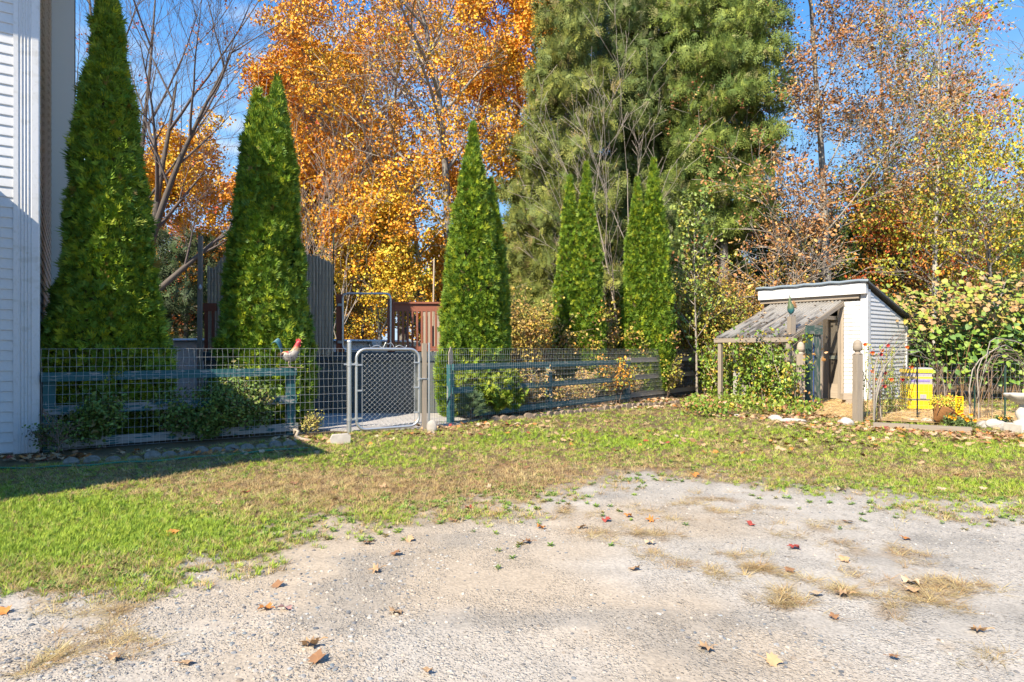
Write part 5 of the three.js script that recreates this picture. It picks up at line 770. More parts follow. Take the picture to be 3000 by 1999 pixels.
{ // pine seedling
  const R = rng(871), t = thing('pine_seedling', 'small blue green pine seedling in front of teal fence post', 'tree', ground(1380, 1237)), mb = new MB(), L = [], nd = (() => { const m = new MB(); for (let k = 0; k < 14; k++) { const a = k * 2.4, s = 0.55; m.tube([V(0, 0, 0), V(Math.cos(a) * s * 0.055, 0.075, Math.sin(a) * s * 0.055)], [0.0016, 0.0008], 3); } return m.geo(); })();
  mb.tube([V(0, 0, 0), V(0, 0.5, 0)], [0.012, 0.005], 5); for (let k = 0; k < 26; k++) { const a = k * 2.4, h = 0.06 + 0.4 * k / 26, l = 0.24 * (1 - 0.5 * k / 26), e = V(Math.cos(a) * l, h + l * 0.5, Math.sin(a) * l); mb.tube([V(0, h, 0), e], [0.005, 0.003], 3); for (let i = 0; i < 9; i++) L.push({ p: V(0, h, 0).lerp(e, 0.3 + 0.7 * i / 8), q: qTo(e.clone().sub(V(0, h, 0)).add(V((R() - 0.5) * 0.2, 0.05, (R() - 0.5) * 0.2)), R() * 6), s: 0.9 + 0.5 * R(), c: jitter(R, [0.12, 0.20, 0.10], 0.25) }); }
  mb.build('stem', M.twigBrown, t); scatter('needles', nd, std([1, 1, 1]), L, t);
}
// dry perennials in the bed behind the sunny fence
[[1470, 'tan dry stalks behind the first teal rails'], [1545, 'dry yellow stalks left of middle teal post'], [1590, 'withered hosta leaves behind teal rails'], [1690, 'dry stalks right of middle teal post'], [1770, 'tan seed stalks between middle and last teal post'], [1900, 'dry stalks behind the first grey rails'], [2000, 'withered stalks behind the far grey rails']].forEach(([px, label], k) => shrub('dry_perennial', label, FR.at(FR.px(px), 0, -0.62), { height: 0.5 + 0.12 * (k % 3), radius: 0.008, levels: archLv, stems: fanStems(14, 1.1, 1200 + k, 0.4), bark: M.twigPale, twig: M.twigPale }, 1210 + k, { geos: lf.mid, per: 1, spread: 0.14, size: 0.6, keep: 0.4, cols: [[[0.46, 0.32, 0.13], 4], [[0.40, 0.24, 0.09], 2], [[0.34, 0.33, 0.06], 2]] }, 'dry plants behind the sunny fence'));
// vines on the wire by the lean-to
const VF = polyline(V(5.60, 0, -18.2), V(fpL.x - 0.02, 0, fpL.z));
wirePanel(VF, 0, VF.L, 0.075, 0.11, 1.25, null, 'wire_fence', 'wire mesh overgrown by climbing vines in front of the lean-to', 0.0019);
[[0.12, 'climbing vine with long grey canes at grey rail end'], [0.42, 'tangled leafy vine in the middle of overgrown wire'], [0.66, 'thick vine with arching bare canes below the lean-to beam'], [0.90, 'green leafy vine wrapped round the acorn finial post']].forEach(([f, label], k) => {
  const R = rng(880 + k), t = thing('climbing_vine', label, 'vine', VF.at(VF.L * f, 0, 0.12), VF.turn, 'vines on the wire by the lean-to'), mb = new MB(), L = [[], []];
  for (let c = 0; c < 21; c++) { let q = V((R() - 0.5) * 1.3, 0, (R() - 0.5) * 0.3), d = V((R() - 0.5) * 0.7, 1, (R() - 0.5) * 0.25).normalize(); const pts = [q], n = 11, len = 1.15 + 0.85 * R(), arch = c % 3 === 0; for (let i = 0; i < n; i++) { d.x += (R() - 0.5) * 0.45 + (arch && i > 6 ? 0.3 : 0); d.z += (R() - 0.5) * 0.25; d.y += (R() - 0.5) * 0.3 - (i > 6 ? 0.22 : 0); d.normalize(); q = q.clone().addScaledVector(d, len / n); q.y = Math.max(0.02, q.y); pts.push(q); for (let e = 0; e < 3; e++) if (R() < (i < 2 ? 0.5 : 0.62) * (q.y > 1.1 ? 0.4 : 1)) L[R() < 0.5 ? 0 : 1].push({ p: q.clone().add(V((R() - 0.5) * 0.3, (R() - 0.5) * 0.22, (R() - 0.4) * 0.3)), q: qEuler(R() * 6, R() * 6, R() * 6), s: 0.8 + 0.5 * R(), c: jitter(R, pick(R, [[[0.14, 0.24, 0.03], 5], [[0.22, 0.30, 0.03], 3], [[0.42, 0.36, 0.05], 1.6], [[0.40, 0.22, 0.08], 1]]), 0.2) }); } mb.tube(pts, pts.map((_, i) => 0.011 * (1 - 0.6 * i / n)), 4); }
  mb.build('canes', M.twigPale, t); L.forEach((l, j) => scatter('foliage', lf.mid[j], leafGlossy, l, t));
});
{ // low plants at the foot of the vines
  const R = rng(891), L = [[], []]; for (let k = 0; k < 330; k++) { const f = R(), px = mix(2010, 2400, f), py = mix(1178, 1222, R()) + 6 * Math.sin(f * 9), p = ground(px, py); L[k & 1].push({ p: V(p.x, 0.05 + 0.16 * R() * R(), p.z), q: qEuler((R() - 0.5) * 1.6, R() * 6, (R() - 0.5) * 1.6), s: 0.8 + 0.4 * R(), c: jitter(R, pick(R, [[[0.15, 0.24, 0.03], 4], [[0.22, 0.27, 0.035], 3], [[0.40, 0.33, 0.05], 1.2], [[0.38, 0.19, 0.08], 1.4]]), 0.2) }); }
  L.forEach((l, k) => tag(scatter('ground_cover', lf.mid[k], leafGlossy, l), k ? 'low leafy ground cover spilling onto lawn below the vines' : 'green and yellow ground cover at foot of overgrown wire', 'ground cover', null, 'stuff'));
}
// big leaved thicket at the right
{
  const hl = (() => { const mb = new MB(), o = [[0, 0], [0.22, -0.10], [0.44, 0.04], [0.50, 0.30], [0.36, 0.62], [0.14, 0.88], [0, 1.06]], pts = o.concat(o.slice(1, -1).reverse().map(([x, y]) => [-x, y])); mb.vert(0, 0.4, 0); pts.forEach(([x, y]) => mb.vert(x, y, 0.16 * Math.abs(x) * 1.6 - 0.12 * (y - 0.4) ** 2)); for (let k = 0; k < pts.length; k++) mb.tri(0, 1 + k, 1 + (k + 1) % pts.length); return mb.geo(); })();
  const lows = [[0.14, 0.25, 0.03], [0.20, 0.29, 0.035], [0.10, 0.20, 0.04]], highs = [[0.34, 0.28, 0.05], [0.33, 0.20, 0.08], [0.25, 0.29, 0.04], [0.38, 0.25, 0.11], [0.20, 0.27, 0.04]];
  const lm = lows.map((c) => leafMat(c, { roughness: 0.55 })), hm = highs.map((c) => leafMat(c, { roughness: 0.65 }));
  [[11.0, -17.9, 1.2, 2.5, 'big leaved thicket growing against the right shed wall'], [11.9, -16.1, 1.15, 2.7, 'big leaved thicket behind the basket of yellow flowers'], [13.5, -15.8, 1.5, 2.7, 'big leaved thicket behind the stone bird bath']].forEach(([x, z, w, H, label], g) => {
    const R = rng(900 + g), t = thing('knotweed', label, 'shrub', [x, 0, z], 0, 'thicket right of the shed'), mb = new MB(), rest = []; let parts = 0;
    for (let c = 0; c < 52; c++) {
      let q = V((R() * 2 - 1) * w * 0.95, 0, (R() * 2 - 1) * 0.9), d = V((R() - 0.5) * 0.35, 1, 0.05 + 0.25 * R()).normalize(); const n = 9, len = H * (0.8 + 0.45 * R()), pts = [q];
      for (let i = 0; i < n; i++) { d.x += (R() - 0.5) * 0.2; d.z += 0.05 * (i > 4 ? 1.6 : 0.2); d.y -= i > 5 ? 0.13 : 0; d.normalize(); q = q.clone().addScaledVector(d, len / n); pts.push(q);
        if (i > 0) for (let e = 0; e < (i > 2 ? 6 : 3); e++) { const p = q.clone().add(V((R() - 0.5) * 0.45, (R() - 0.5) * 0.35, (R() - 0.2) * 0.42)), hi = p.y > H * (0.60 + 0.22 * R()), rot = new THREE.Euler(2.4 + (R() - 0.5) * 1.2, (R() - 0.5) * 2.2, (R() - 0.5) * 1.4, 'YXZ'), s = 0.085 + 0.06 * R();
          if (p.z > 0.35 && parts < 290 && R() < 0.55) { parts++; const o = put('leaf', hl, hi ? hm[Math.floor(R() * hm.length)] : lm[Math.floor(R() * lm.length)], t); o.position.copy(p); o.rotation.copy(rot); o.scale.setScalar(s); }
          else rest.push({ p, q: new THREE.Quaternion().setFromEuler(rot), s, c: jitter(R, hi ? highs[Math.floor(R() * highs.length)] : lows[Math.floor(R() * lows.length)], 0.15) }); } }
      mb.tube(pts, pts.map((_, i) => 0.012 * (1 - 0.7 * i / n)), 4);
    }
    mb.build('canes', std([0.28, 0.17, 0.08]), t); scatter('foliage', hl, leafMat([1, 1, 1], { roughness: 0.6 }), rest, t);
  });
}
// ---------------------------------------------------------------- garden ornaments
function colored(geo, fn) { const p = geo.attributes.position, c = new Float32Array(p.count * 3); for (let k = 0; k < p.count; k++) c.set(fn(p.getX(k), p.getY(k), p.getZ(k)), k * 3); geo.setAttribute('color', new THREE.BufferAttribute(c, 3)); return geo; }
const painted = std([1, 1, 1], { vertexColors: true, roughness: 0.45 });
function blade(pts, w) { const mb = new MB(); pts.forEach((p, i) => { const f = i / (pts.length - 1), h = w * Math.sin(Math.PI * (0.18 + 0.78 * f)); mb.vert(p.x, p.y, p.z - h); mb.vert(p.x, p.y + h * 0.35, p.z); mb.vert(p.x, p.y, p.z + h); }); for (let i = 0; i < pts.length - 1; i++) { const a = i * 3; mb.quad(a, a + 1, a + 4, a + 3); mb.quad(a + 1, a + 2, a + 5, a + 4); } return mb.geo(); }
{ // rooster on the end of the left fence's top rail
  const t = thing('rooster_ornament', 'painted metal rooster with red head and teal tail standing on peeling fence rail', 'ornament', FL.at(FL.px(852), 0.99, 0.0 - 0.07), 0.12);
  const path = [[-0.125, 0.20, 0.012], [-0.11, 0.195, 0.045], [-0.075, 0.175, 0.068], [-0.03, 0.16, 0.082], [0.02, 0.165, 0.085], [0.055, 0.195, 0.074], [0.078, 0.24, 0.058], [0.092, 0.285, 0.045], [0.104, 0.325, 0.036], [0.118, 0.355, 0.034], [0.138, 0.372, 0.03], [0.152, 0.37, 0.018], [0.158, 0.368, 0.004]];
  const body = new MB().tube(path.map(([x, y]) => V(x, y, 0)), path.map((p) => p[2]), 16).geo(); const bp = body.attributes.position; for (let k = 0; k < bp.count; k++) bp.setZ(k, bp.getZ(k) * 0.8); body.computeVertexNormals();
  put('body', colored(body, (x, y, z) => { const s = hash2(Math.round(x * 260), Math.round(y * 200), Math.round(z * 160)); if (y > 0.30) return [0.42, 0.035, 0.05]; if (y > 0.25) return mix3([0.62, 0.42, 0.16], [0.42, 0.035, 0.05], smooth(0.26, 0.31, y)); if (y > 0.205 && x < -0.02) return mix3([0.40, 0.05, 0.06], [0.55, 0.42, 0.22], s > 0.6 ? 1 : 0); return s > 0.5 ? [0.30, 0.28, 0.26] : [0.13, 0.12, 0.12]; }), painted, t);
  put('comb', new MB().prism([[0.095, 0.375], [0.15, 0.385], [0.165, 0.405], [0.148, 0.402], [0.146, 0.425], [0.130, 0.405], [0.122, 0.432], [0.110, 0.405], [0.092, 0.425], [0.094, 0.398], [0.078, 0.405]], 'z', -0.006, 0.006).geo(), std([0.50, 0.04, 0.06]), t);
  put('wattle', new MB().prism([[0.140, 0.352], [0.152, 0.35], [0.156, 0.318], [0.146, 0.302], [0.138, 0.322]], 'z', -0.006, 0.006).geo(), std([0.50, 0.06, 0.06]), t);
  put('beak', new MB().tube([V(0.152, 0.37, 0), V(0.17, 0.366, 0), V(0.18, 0.36, 0)], [0.011, 0.006, 0.001], 8).geo(), std([0.55, 0.38, 0.15]), t);
  const tones = [[0.025, 0.11, 0.13], [0.05, 0.18, 0.20], [0.02, 0.05, 0.11], [0.09, 0.22, 0.22]].map((c) => std(c, { roughness: 0.4 }));
  for (let k = 0; k < 9; k++) { const f = k / 8, pts = []; for (let i = 0; i <= 8; i++) { const u = i / 8, r = 0.13 + 0.05 * f, a = 0.55 + u * (2.0 + 0.35 * f); pts.push(V(-0.10 - 0.145 * Math.pow(u, 1.1) * (0.75 + 0.35 * f) , 0.19 + (0.235 - 0.05 * f) * Math.sin(u * (2.05 + 0.25 * f)) , (f - 0.5) * 0.045 * (1 + u))); } new MB().tube(pts, pts.map((_, i) => 0.0115 * Math.sin(Math.PI * (0.2 + 0.76 * i / 8))), 6).build('tail_feather', tones[k % 4], t); }
  for (let k = 0; k < 6; k++) put('saddle_feather', blade([V(-0.07 - 0.012 * k, 0.22, 0.045), V(-0.10 - 0.012 * k, 0.185, 0.062), V(-0.115 - 0.008 * k, 0.14, 0.055)], 0.01), std(k % 2 ? [0.55, 0.44, 0.25] : [0.35, 0.20, 0.12]), t);
  for (const z of [-0.03, 0.03]) { new MB().tube([V(0.0, 0.10, z), V(-0.012, 0.055, z), V(0.005, 0.005, z)], [0.013, 0.008, 0.007], 6).build('leg', std([0.30, 0.24, 0.18]), t); const f = new MB(); for (const a of [-0.5, 0, 0.5, 3.14]) f.tube([V(0.005, 0.006, z), V(0.005 + Math.cos(a) * 0.05, 0.002, z + Math.sin(a) * 0.05)], [0.006, 0.003], 4); f.build('foot', std([0.30, 0.24, 0.18]), t); }
  new MB().tube([V(-0.14, 0.006, 0.0), V(0.0, 0.004, 0.02), V(0.13, 0.0, 0.03), V(0.2, -0.006, 0.03)], [0.007, 0.006, 0.005, 0.003], 5).build('stand_bar', M.twigBrown, t);
}
{ // green bird on the tall post
  const t = thing('bird_ornament', 'green metal bird with fanned brown tail on tall post before the lean-to', 'ornament', birdPost.clone().setY(1.975), 0.4);
  const path = [[-0.01, 0.06, 0.02], [-0.012, 0.085, 0.05], [-0.012, 0.14, 0.075], [-0.02, 0.21, 0.072], [-0.03, 0.27, 0.05], [-0.05, 0.32, 0.03], [-0.052, 0.37, 0.022], [-0.045, 0.40, 0.026], [-0.03, 0.415, 0.022], [-0.012, 0.42, 0.006], [-0.002, 0.42, 0.002]];
  put('body', colored(new MB().tube(path.map(([x, y]) => V(x, y, 0)), path.map((p) => p[2]), 14).geo(), (x, y, z) => { const s = hash2(Math.round(x * 200), Math.round(y * 200), Math.round(z * 200)); return y < 0.17 ? mix3([0.03, 0.16, 0.19], [0.02, 0.08, 0.10], s) : mix3([0.12, 0.17, 0.07], [0.07, 0.11, 0.06], s); }), painted, t);
  for (let k = 0; k < 8; k++) { const a = -0.15 + k * 0.22; new MB().tube([V(0.02, 0.2, -0.03), V(0.06 + 0.05 * Math.cos(a), 0.23 + 0.07 * Math.sin(a), -0.04), V(0.08 + 0.13 * Math.cos(a), 0.22 + 0.14 * Math.sin(a), -0.045)], [0.012, 0.02, 0.008], 6).build('tail_feather', std(k % 2 ? [0.38, 0.20, 0.08] : [0.25, 0.13, 0.06]), t); }
  new MB().tube([V(-0.045, 0.41, 0), V(-0.06, 0.46, 0), V(-0.05, 0.49, 0)], [0.01, 0.008, 0.003], 5).build('crest', std([0.10, 0.09, 0.08]), t);
  for (const z of [-0.025, 0.025]) new MB().tube([V(-0.01, 0.09, z), V(-0.01, 0.0, z * 1.6)], 0.007, 5).build('leg', std([0.15, 0.12, 0.10]), t);
}
{ // yellow hive box
  const p = ground(2684, 1207), t = thing('hive_box', 'yellow tiered box with grey bands standing on white block beside shed', 'box', p, -0.28), yel = std([0.80, 0.56, 0.015], { roughness: 0.4 }), gry = std([0.34, 0.32, 0.36], { roughness: 0.5 });
  const fr = (y0, y1, w0, w1, d0, d1) => { const mb = new MB(), q = (y, w, d) => [[-w / 2, y, d / 2], [w / 2, y, d / 2], [w / 2, y, -d / 2], [-w / 2, y, -d / 2]], a = q(y0, w0, d0), b = q(y1, w1, d1); for (let k = 0; k < 4; k++) { const n = (k + 1) % 4; mb.face([a[k], a[n], b[n], b[k]]); } mb.face(b); mb.face([...a].reverse()); return mb.geo(); };
  put('base', fr(0.08, 0.235, 0.60, 0.60, 0.50, 0.50), yel, t); put('slot', fr(0.235, 0.27, 0.585, 0.585, 0.485, 0.485), std([0.16, 0.15, 0.13]), t);
  put('body', fr(0.27, 0.56, 0.60, 0.60, 0.50, 0.50), yel, t); put('grey_band', fr(0.56, 0.665, 0.595, 0.595, 0.495, 0.495), gry, t); put('yellow_band', fr(0.665, 0.70, 0.605, 0.605, 0.505, 0.505), yel, t); put('grey_band', fr(0.70, 0.775, 0.59, 0.59, 0.49, 0.49), gry, t); put('lid', fr(0.78, 0.845, 0.64, 0.62, 0.54, 0.52), yel, t); put('lid_cap', fr(0.846, 0.875, 0.62, 0.60, 0.52, 0.50), std([0.30, 0.31, 0.33]), t);
  new MB().box(0.09, 0.315, 0.256, 0.14, 0.085, 0.012).build('handle_plate', gry, t); new MB().box(0.0, 0.62, 0.25, 0.5, 0.03, 0.012).build('violet_strip', std([0.22, 0.17, 0.45]), t);
  new MB().box(0, 0.04, 0, 0.5, 0.08, 0.4).build('plinth', M.concrete, t); t.scale.set(0.76, 1.02, 0.76);
}
{ // coir basket tipped on the ground with flowers
  const p = ground(2768, 1243), t = thing('basket_planter', 'brown coir cone basket tipped over with yellow flowers spilling out', 'planter', V(p.x, 0.0, p.z));
  const b = new MB(); b.lathe([[0.001, 0], [0.06, 0.03], [0.15, 0.17], [0.20, 0.30], [0.20, 0.31], [0.19, 0.31]], 20, 0, 0, (a, y) => 1 + 0.04 * fbm(a * 3, y * 20, 951, 2)); const B = b.build('liner', std([1, 1, 1], { map: tex(128, 128, (u, v) => { const n = fbm(u * 30, v * 30, 953, 3, 30); return [0.20 + 0.25 * n, 0.09 + 0.13 * n, 0.03 + 0.05 * n]; }, 1, 4) }), t); B.position.set(-0.16, 0.04, 0.02); B.rotation.set(0.35, 0, -0.45);
  for (let k = 0; k < 7; k++) { const a = k / 7 * 6.28, o = new MB().tube([V(0.02 * Math.cos(a), 0, 0.02 * Math.sin(a)), V(0.158 * Math.cos(a), 0.165, 0.158 * Math.sin(a)), V(0.208 * Math.cos(a), 0.31, 0.208 * Math.sin(a))], 0.005, 4).build('wire_rib', std([0.05, 0.04, 0.035]), t); o.position.copy(B.position); o.rotation.copy(B.rotation); }
  const R = rng(955), L = []; for (let k = 0; k < 150; k++) { const a = R() * 6.28, r = 0.22 * Math.sqrt(R()); L.push({ p: V(0.0 + Math.cos(a) * r * 1.15, 0.36 + 0.12 * R() - r * 0.3, 0.05 + Math.sin(a) * r), q: qEuler(R() * 6, R() * 6, R() * 6), s: 0.32 + 0.2 * R(), c: jitter(R, pick(R, [[[0.62, 0.55, 0.05], 5], [[0.42, 0.48, 0.06], 3], [[0.60, 0.22, 0.04], 1]]), 0.15) }); } scatter('flowers', lf.mid[0], leafGlossy, L, t);
}
function flowerHead(mb, p, r, n = 9) { for (let k = 0; k < n; k++) { const a = k / n * 6.28, b = mb.n; mb.vert(p.x, p.y, p.z); mb.vert(p.x + Math.cos(a) * r, p.y + r * 0.25 * Math.sin(k * 3), p.z + Math.sin(a) * r * 0.7 + r * 0.2); mb.vert(p.x + Math.cos(a + 0.6) * r, p.y + r * 0.5, p.z + Math.sin(a + 0.6) * r * 0.7 + r * 0.2); mb.tri(b, b + 1, b + 2); const c = mb.n; mb.vert(p.x, p.y, p.z); mb.vert(p.x + Math.cos(a) * r * 0.8, p.y + r * 0.75 * Math.sin(a), p.z + r * 0.5); mb.vert(p.x + Math.cos(a + 0.8) * r * 0.8, p.y + r * 0.75 * Math.sin(a + 0.8), p.z + r * 0.5); mb.tri(c, c + 1, c + 2); } }
{ // marigolds
  [[2795, 1250, 'orange marigold plant flowering beside the tipped basket', 9], [2828, 1256, 'orange marigold plant at the end of the timber edge', 7], [2935, 1252, 'small orange marigold between bed stones and bird bath', 2]].forEach(([px, py, label, n], g) => { const R = rng(961 + g), t = thing('marigold', label, 'flower', ground(px, py), 0, 'marigolds in the front bed'), L = []; for (let k = 0; k < 60; k++) L.push({ p: V((R() - 0.5) * 0.24, 0.03 + 0.12 * R(), (R() - 0.5) * 0.2), q: qEuler(R() * 6, R() * 6, R() * 6), s: 0.35 + 0.2 * R(), c: jitter(R, [0.10, 0.15, 0.04], 0.25) }); scatter('foliage', lf.mid[0], leafAll, L, t); for (let k = 0; k < n; k++) { const mb = new MB(); flowerHead(mb, V((R() - 0.5) * 0.28, 0.12 + 0.12 * R(), (R() - 0.3) * 0.2), 0.036); mb.build('flower', std(R() < 0.6 ? [0.78, 0.36, 0.01] : [0.80, 0.46, 0.02]), t); } });
  [[2560, 1228, 'tall zinnia stems with red and orange flowers next to grey finial post', 6], [2600, 1218, 'tall stalks with orange flowers before the shed siding', 5], [2634, 1212, 'dry green stalks left of the yellow box', 3]].forEach(([px, py, label, n], g) => { const R = rng(971 + g), t = thing('zinnia', label, 'flower', ground(px, py), 0, 'tall flowers by the shed corner'), st = new MB(), L = [[], []]; for (let k = 0; k < 11; k++) { const x = (R() - 0.5) * 0.34, z = (R() - 0.5) * 0.3, h = 0.6 + 0.75 * R(), e = V(x + (R() - 0.5) * 0.25, h, z); st.tube([V(x, 0, z), V(x + (R() - 0.5) * 0.05, h * 0.5, z), e], [0.007, 0.006, 0.004], 4); for (let i = 0; i < 6; i++) L[i & 1].push({ p: V(x + (R() - 0.5) * 0.14, h * R(), z + (R() - 0.5) * 0.14), q: qEuler(R() * 6, R() * 6, R() * 6), s: 0.55 + 0.3 * R(), c: jitter(R, pick(R, [[[0.24, 0.33, 0.05], 4], [[0.38, 0.38, 0.06], 2], [[0.25, 0.15, 0.08], 2]]), 0.2) }); if (k < n) { const mb = new MB(); flowerHead(mb, e.clone().add(V(0, 0, 0.02)), 0.045); mb.build('flower', std(k % 3 ? [0.72, 0.15, 0.02] : [0.60, 0.06, 0.05]), t); } } st.build('stems', std([0.28, 0.27, 0.08]), t); L.forEach((l, j) => scatter('foliage', lf.small[j], leafAll, l, t)); });
}
{ // yellow sign with dark print
  const p = ground(2811, 1247), t = thing('garden_sign', 'small yellow sign with black printed panels on a stake by basket', 'sign', V(p.x, 0, p.z), -0.15), c = document.createElement('canvas'); c.width = 128; c.height = 288; const k = c.getContext('2d');
  k.fillStyle = '#f4c400'; k.fillRect(0, 0, 128, 288); k.fillStyle = '#e07a10'; k.fillRect(14, 10, 100, 30); k.fillStyle = '#7a2a08'; for (let i = 0; i < 6; i++) k.fillRect(20 + i * 15, 17, 9, 16);
  k.fillStyle = '#14110c'; [[24, 52, 36, 22], [70, 48, 34, 26], [18, 84, 92, 8], [28, 100, 12, 26], [60, 104, 10, 20], [88, 100, 16, 30], [20, 136, 30, 12], [66, 140, 44, 16], [26, 160, 24, 24], [84, 166, 22, 20], [18, 196, 40, 18], [70, 200, 36, 28], [34, 222, 26, 14], [24, 240, 80, 8]].forEach((r) => k.fillRect(...r)); k.fillStyle = '#d96a10'; k.fillRect(54, 128, 22, 16); k.fillRect(54, 182, 24, 12); k.fillStyle = '#8a6a08'; for (let i = 0; i < 9; i++) k.fillRect(16 + i * 11, 262, 7, 8);
  const tx = new THREE.CanvasTexture(c); tx.colorSpace = THREE.SRGBColorSpace;
  const pl = new MB(); pl.face([[-0.06, 0.21, 0.004], [0.06, 0.21, 0.004], [0.06, 0.48, 0.004], [-0.06, 0.48, 0.004]], [[0, 0], [1, 0], [1, 1], [0, 1]]); pl.build('printed_face', std([1, 1, 1], { map: tx, roughness: 0.5 }), t);
  new MB().box(0, 0.345, 0, 0.122, 0.272, 0.006).build('plate', std([0.75, 0.52, 0.01]), t); new MB().tube([V(0, 0, -0.006), V(0, 0.36, -0.006)], 0.005, 5).build('stake', std([0.05, 0.05, 0.05]), t);
}
{ // timber edge, bed stones
  const a = ground(2558, 1256), b = ground(2848, 1270), L = a.distanceTo(b), t = thing('timber_edge', 'long grey landscape timber edging the straw bed', 'timber', a.clone().add(b).multiplyScalar(0.5), Math.atan2(-(b.z - a.z), b.x - a.x));
  new MB().box(-L * 0.31, 0.035, 0, L * 0.38, 0.12, 0.11).build('beam', M.greyWood, t); new MB().box(L * 0.19, 0.03, 0.004, L * 0.61, 0.118, 0.11).build('beam', M.greyWood, t);
  const rock = (px, py, s, label, m = M.stone, seed = 1, dy = 0) => { const g = new THREE.IcosahedronGeometry(1, 3), q = g.attributes.position; for (let k = 0; k < q.count; k++) { const n = V().fromBufferAttribute(q, k), f = 0.72 + 0.55 * fbm(n.x * 1.3 + seed * 3.1 + 9, n.y * 1.3 + n.z * 1.7 + 9, 981 + seed, 3); q.setXYZ(k, n.x * f * s[0], Math.max(-0.6, n.y) * f * s[1], n.z * f * s[2]); } g.computeVertexNormals(); const o = put('stone', g, m, null); o.position.copy(ground(px, py)); o.position.y = s[1] * 0.35 + dy; o.rotation.y = seed; tag(o, label, 'stone'); };
  const white = std([0.34, 0.325, 0.30]);
  rock(2478, 1246, [0.19, 0.09, 0.12], 'flat grey stone at foot of the grey finial post', M.stone, 1); rock(2272, 1232, [0.13, 0.07, 0.09], 'flat pale stone in leaf litter before the vines', M.stone, 2); rock(2325, 1237, [0.22, 0.05, 0.1], 'long low stone in leaf litter below vine post', M.stone, 3);
  rock(2880, 1252, [0.15, 0.08, 0.1], 'pale block stone right of the timber edge', white, 4); rock(2918, 1256, [0.16, 0.11, 0.12], 'pointed grey rock left of the bird bath', M.stone, 5); rock(2955, 1262, [0.16, 0.10, 0.1], 'white jagged rock at foot of the bird bath', white, 6); rock(2715, 1238, [0.10, 0.06, 0.08], 'pale stone on straw in front of yellow box', M.stone, 7); rock(2672, 1235, [0.12, 0.05, 0.08], 'flat light stone lying on straw bed', M.stone, 8); rock(1264, 1263, [0.085, 0.12, 0.05], 'upright white stone right of the latch post', white, 9); rock(212, 1312, [0.22, 0.26, 0.14], 'rounded grey boulder behind the lowest peeling rail', M.concrete, 10); rock(2160, 1222, [0.07, 0.04, 0.06], 'small stone at lawn edge under the vines', M.stone, 11);
  const lb = thing('stone_block', 'pale weathered block lying beside the hinge post', 'block', ground(996, 1299), 0.3); new MB().prism([[-0.12, 0], [0.13, 0], [0.135, 0.10], [0.10, 0.125], [-0.10, 0.115], [-0.13, 0.06]], 'z', -0.06, 0.06).build('block', M.stone, lb);
  const dw = thing('driftwood', 'curled piece of pale driftwood beside the rooster post', 'wood', ground(880, 1292)); new MB().tube([V(-0.08, 0.10, 0), V(-0.07, 0.15, 0.02), V(-0.02, 0.14, 0.03), V(-0.05, 0.07, 0.03), V(0.02, 0.03, 0.04), V(0.16, 0.02, 0.05)], [0.015, 0.028, 0.022, 0.03, 0.024, 0.008], 7).build('root', M.paleWood, dw);
}
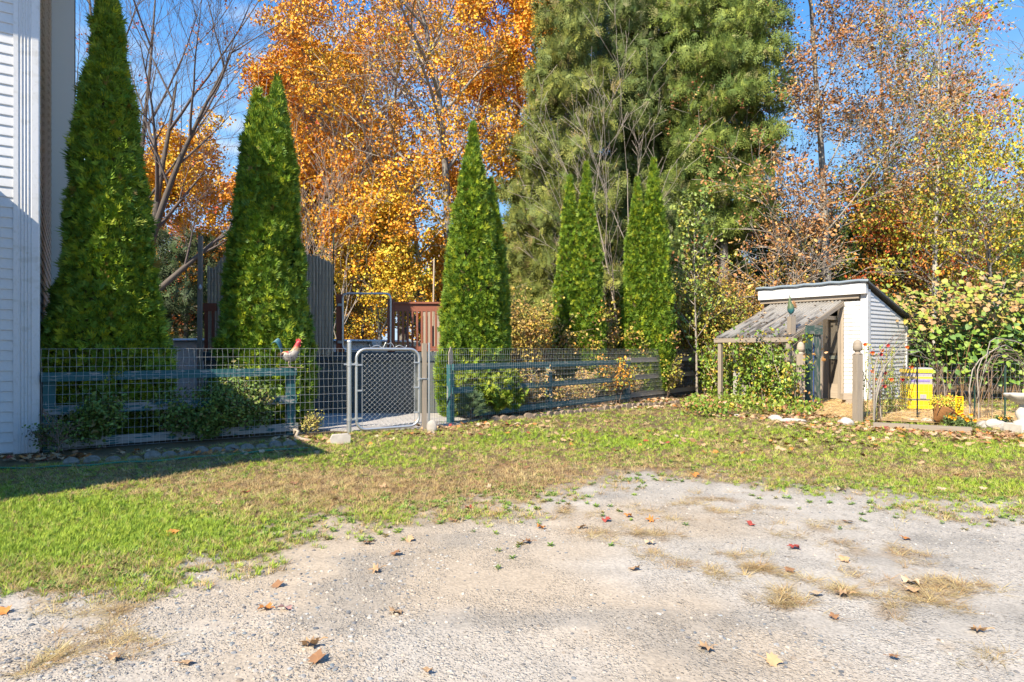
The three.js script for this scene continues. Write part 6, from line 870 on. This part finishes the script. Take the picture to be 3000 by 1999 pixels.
{ // twig arches, stakes, garden wire
  [[ground(2565, 1236), ground(2745, 1196), 1.62, 'tall bare twig arch framing the yellow box'], [ground(2868, 1236), ground(3035, 1222), 1.42, 'tangled twig arch behind the stone bird bath']].forEach(([a, b, H, label], g) => { const R = rng(991 + g), t = thing('twig_arch', label, 'arch', a.clone().add(b).multiplyScalar(0.5), Math.atan2(-(b.z - a.z), b.x - a.x), 'twig arches in the front bed'), L = a.distanceTo(b), mb = new MB(), fine = new MB();
    for (let k = 0; k < 13; k++) { const s = R() < 0.5 ? 1 : -1, pts = [], n = 12, w = L / 2 * (0.9 + 0.25 * R()), hh = H * (0.72 + 0.32 * R()), z0 = (R() - 0.5) * 0.3, end = 0.6 + 0.45 * R(), ph = R() * 6; for (let i = 0; i <= n; i++) { const u = i / n * end, an = Math.PI * u; pts.push(V(-s * w * Math.cos(an) + 0.035 * Math.sin(u * 14 + ph), hh * Math.pow(Math.max(0, Math.sin(an)), 0.62) + 0.03 * Math.sin(u * 19 + ph), z0 * (1 - u * 0.6) + 0.05 * Math.sin(u * 11 + ph * 2))); } (k < 5 ? mb : fine).tube(pts, pts.map((_, i) => (k < 5 ? 0.013 : 0.006) * (1 - 0.55 * i / n)), 4); }
    for (let k = 0; k < 16; k++) { let q = V((R() < 0.5 ? -1 : 1) * L / 2 * (0.85 + 0.2 * R()), 0, (R() - 0.5) * 0.3), d = V((R() - 0.5) * 0.8, 1, (R() - 0.5) * 0.4).normalize(); const pts = [q]; for (let i = 0; i < 8; i++) { d.x += (R() - 0.5) * 0.6; d.z += (R() - 0.5) * 0.4; d.normalize(); q = q.clone().addScaledVector(d, 0.13); pts.push(q); } fine.tube(pts, 0.006, 3); }
    mb.build('main_canes', M.twigGrey, t); fine.build('thin_twigs', M.twigBrown, t, 'stuff'); });
  [[2688, 1230, 0.98, 'black metal garden stake in front of the yellow box'], [2856, 1234, 0.42 + 0.2, 'short green garden stake right of the yellow sign'], [2945, 1230, 0.98, 'green garden stake beside the second twig arch']].forEach(([px, py, h, label], k) => { const t = thing('garden_stake', label, 'stake', ground(px, py)); new MB().box(0, h / 2, 0, 0.024, h, 0.012).build('bar', std(k ? [0.015, 0.05, 0.04] : [0.015, 0.018, 0.018]), t); new MB().box(0, h / 2, -0.012, 0.006, h, 0.016).build('rib', std([0.015, 0.03, 0.03]), t); });
  const GF = polyline(ground(2530, 1236), ground(3010, 1228)); wirePanel(GF, 0, GF.L, 0.09, 0.12, 1.0, null, 'wire_fence', 'thin garden wire strung between stakes in front of yellow box', 0.0013);
}
{ // bird bath
  const t = thing('bird_bath', 'pale stone bird bath with scalloped bowl beside the twig arch', 'bird bath', ground(3000, 1268)), m = std([1, 1, 1], { map: tex(128, 128, (u, v) => { const n = fbm(u * 14, v * 14, 997, 4, 14); return [0.46 + 0.2 * n, 0.44 + 0.19 * n, 0.39 + 0.17 * n]; }) });
  new MB().box(0, 0.055, 0, 0.34, 0.15, 0.34).build('base', m, t); new MB().lathe([[0.13, 0.13], [0.13, 0.16], [0.085, 0.18], [0.075, 0.2], [0.105, 0.26], [0.10, 0.32], [0.06, 0.38], [0.055, 0.44], [0.09, 0.46]], 18, 0, 0, (a) => 1 + 0.03 * Math.cos(a * 12)).build('pedestal', m, t);
  new MB().lathe([[0.07, 0.44], [0.14, 0.465], [0.235, 0.54], [0.25, 0.585], [0.235, 0.585], [0.2, 0.545], [0.1, 0.505], [0.001, 0.50]], 40, 0, 0, (a, y) => 1 + (y > 0.5 ? 0.07 * Math.cos(a * 9) : 0)).build('bowl', m, t);
}
{ // hose in the shaded grass
  const t = thing('garden_hose', 'thin green garden hose lying along the shaded lawn edge', 'hose'), mb = new MB(), pts = [[-60, 1380], [80, 1376], [200, 1371], [320, 1363], [450, 1355], [600, 1343], [760, 1328], [900, 1316]].map(([x, y]) => ground(x, y).setY(0.03)); const c = new THREE.CatmullRomCurve3(pts).getPoints(60).map((p, k) => p.setY(0.018 + 0.006 * Math.sin(k * 0.5))); mb.tube(c, 0.011, 6).build('hose', std([0.02, 0.18, 0.11], { roughness: 0.5 }), t);
}

renderer.render(scene, camera);
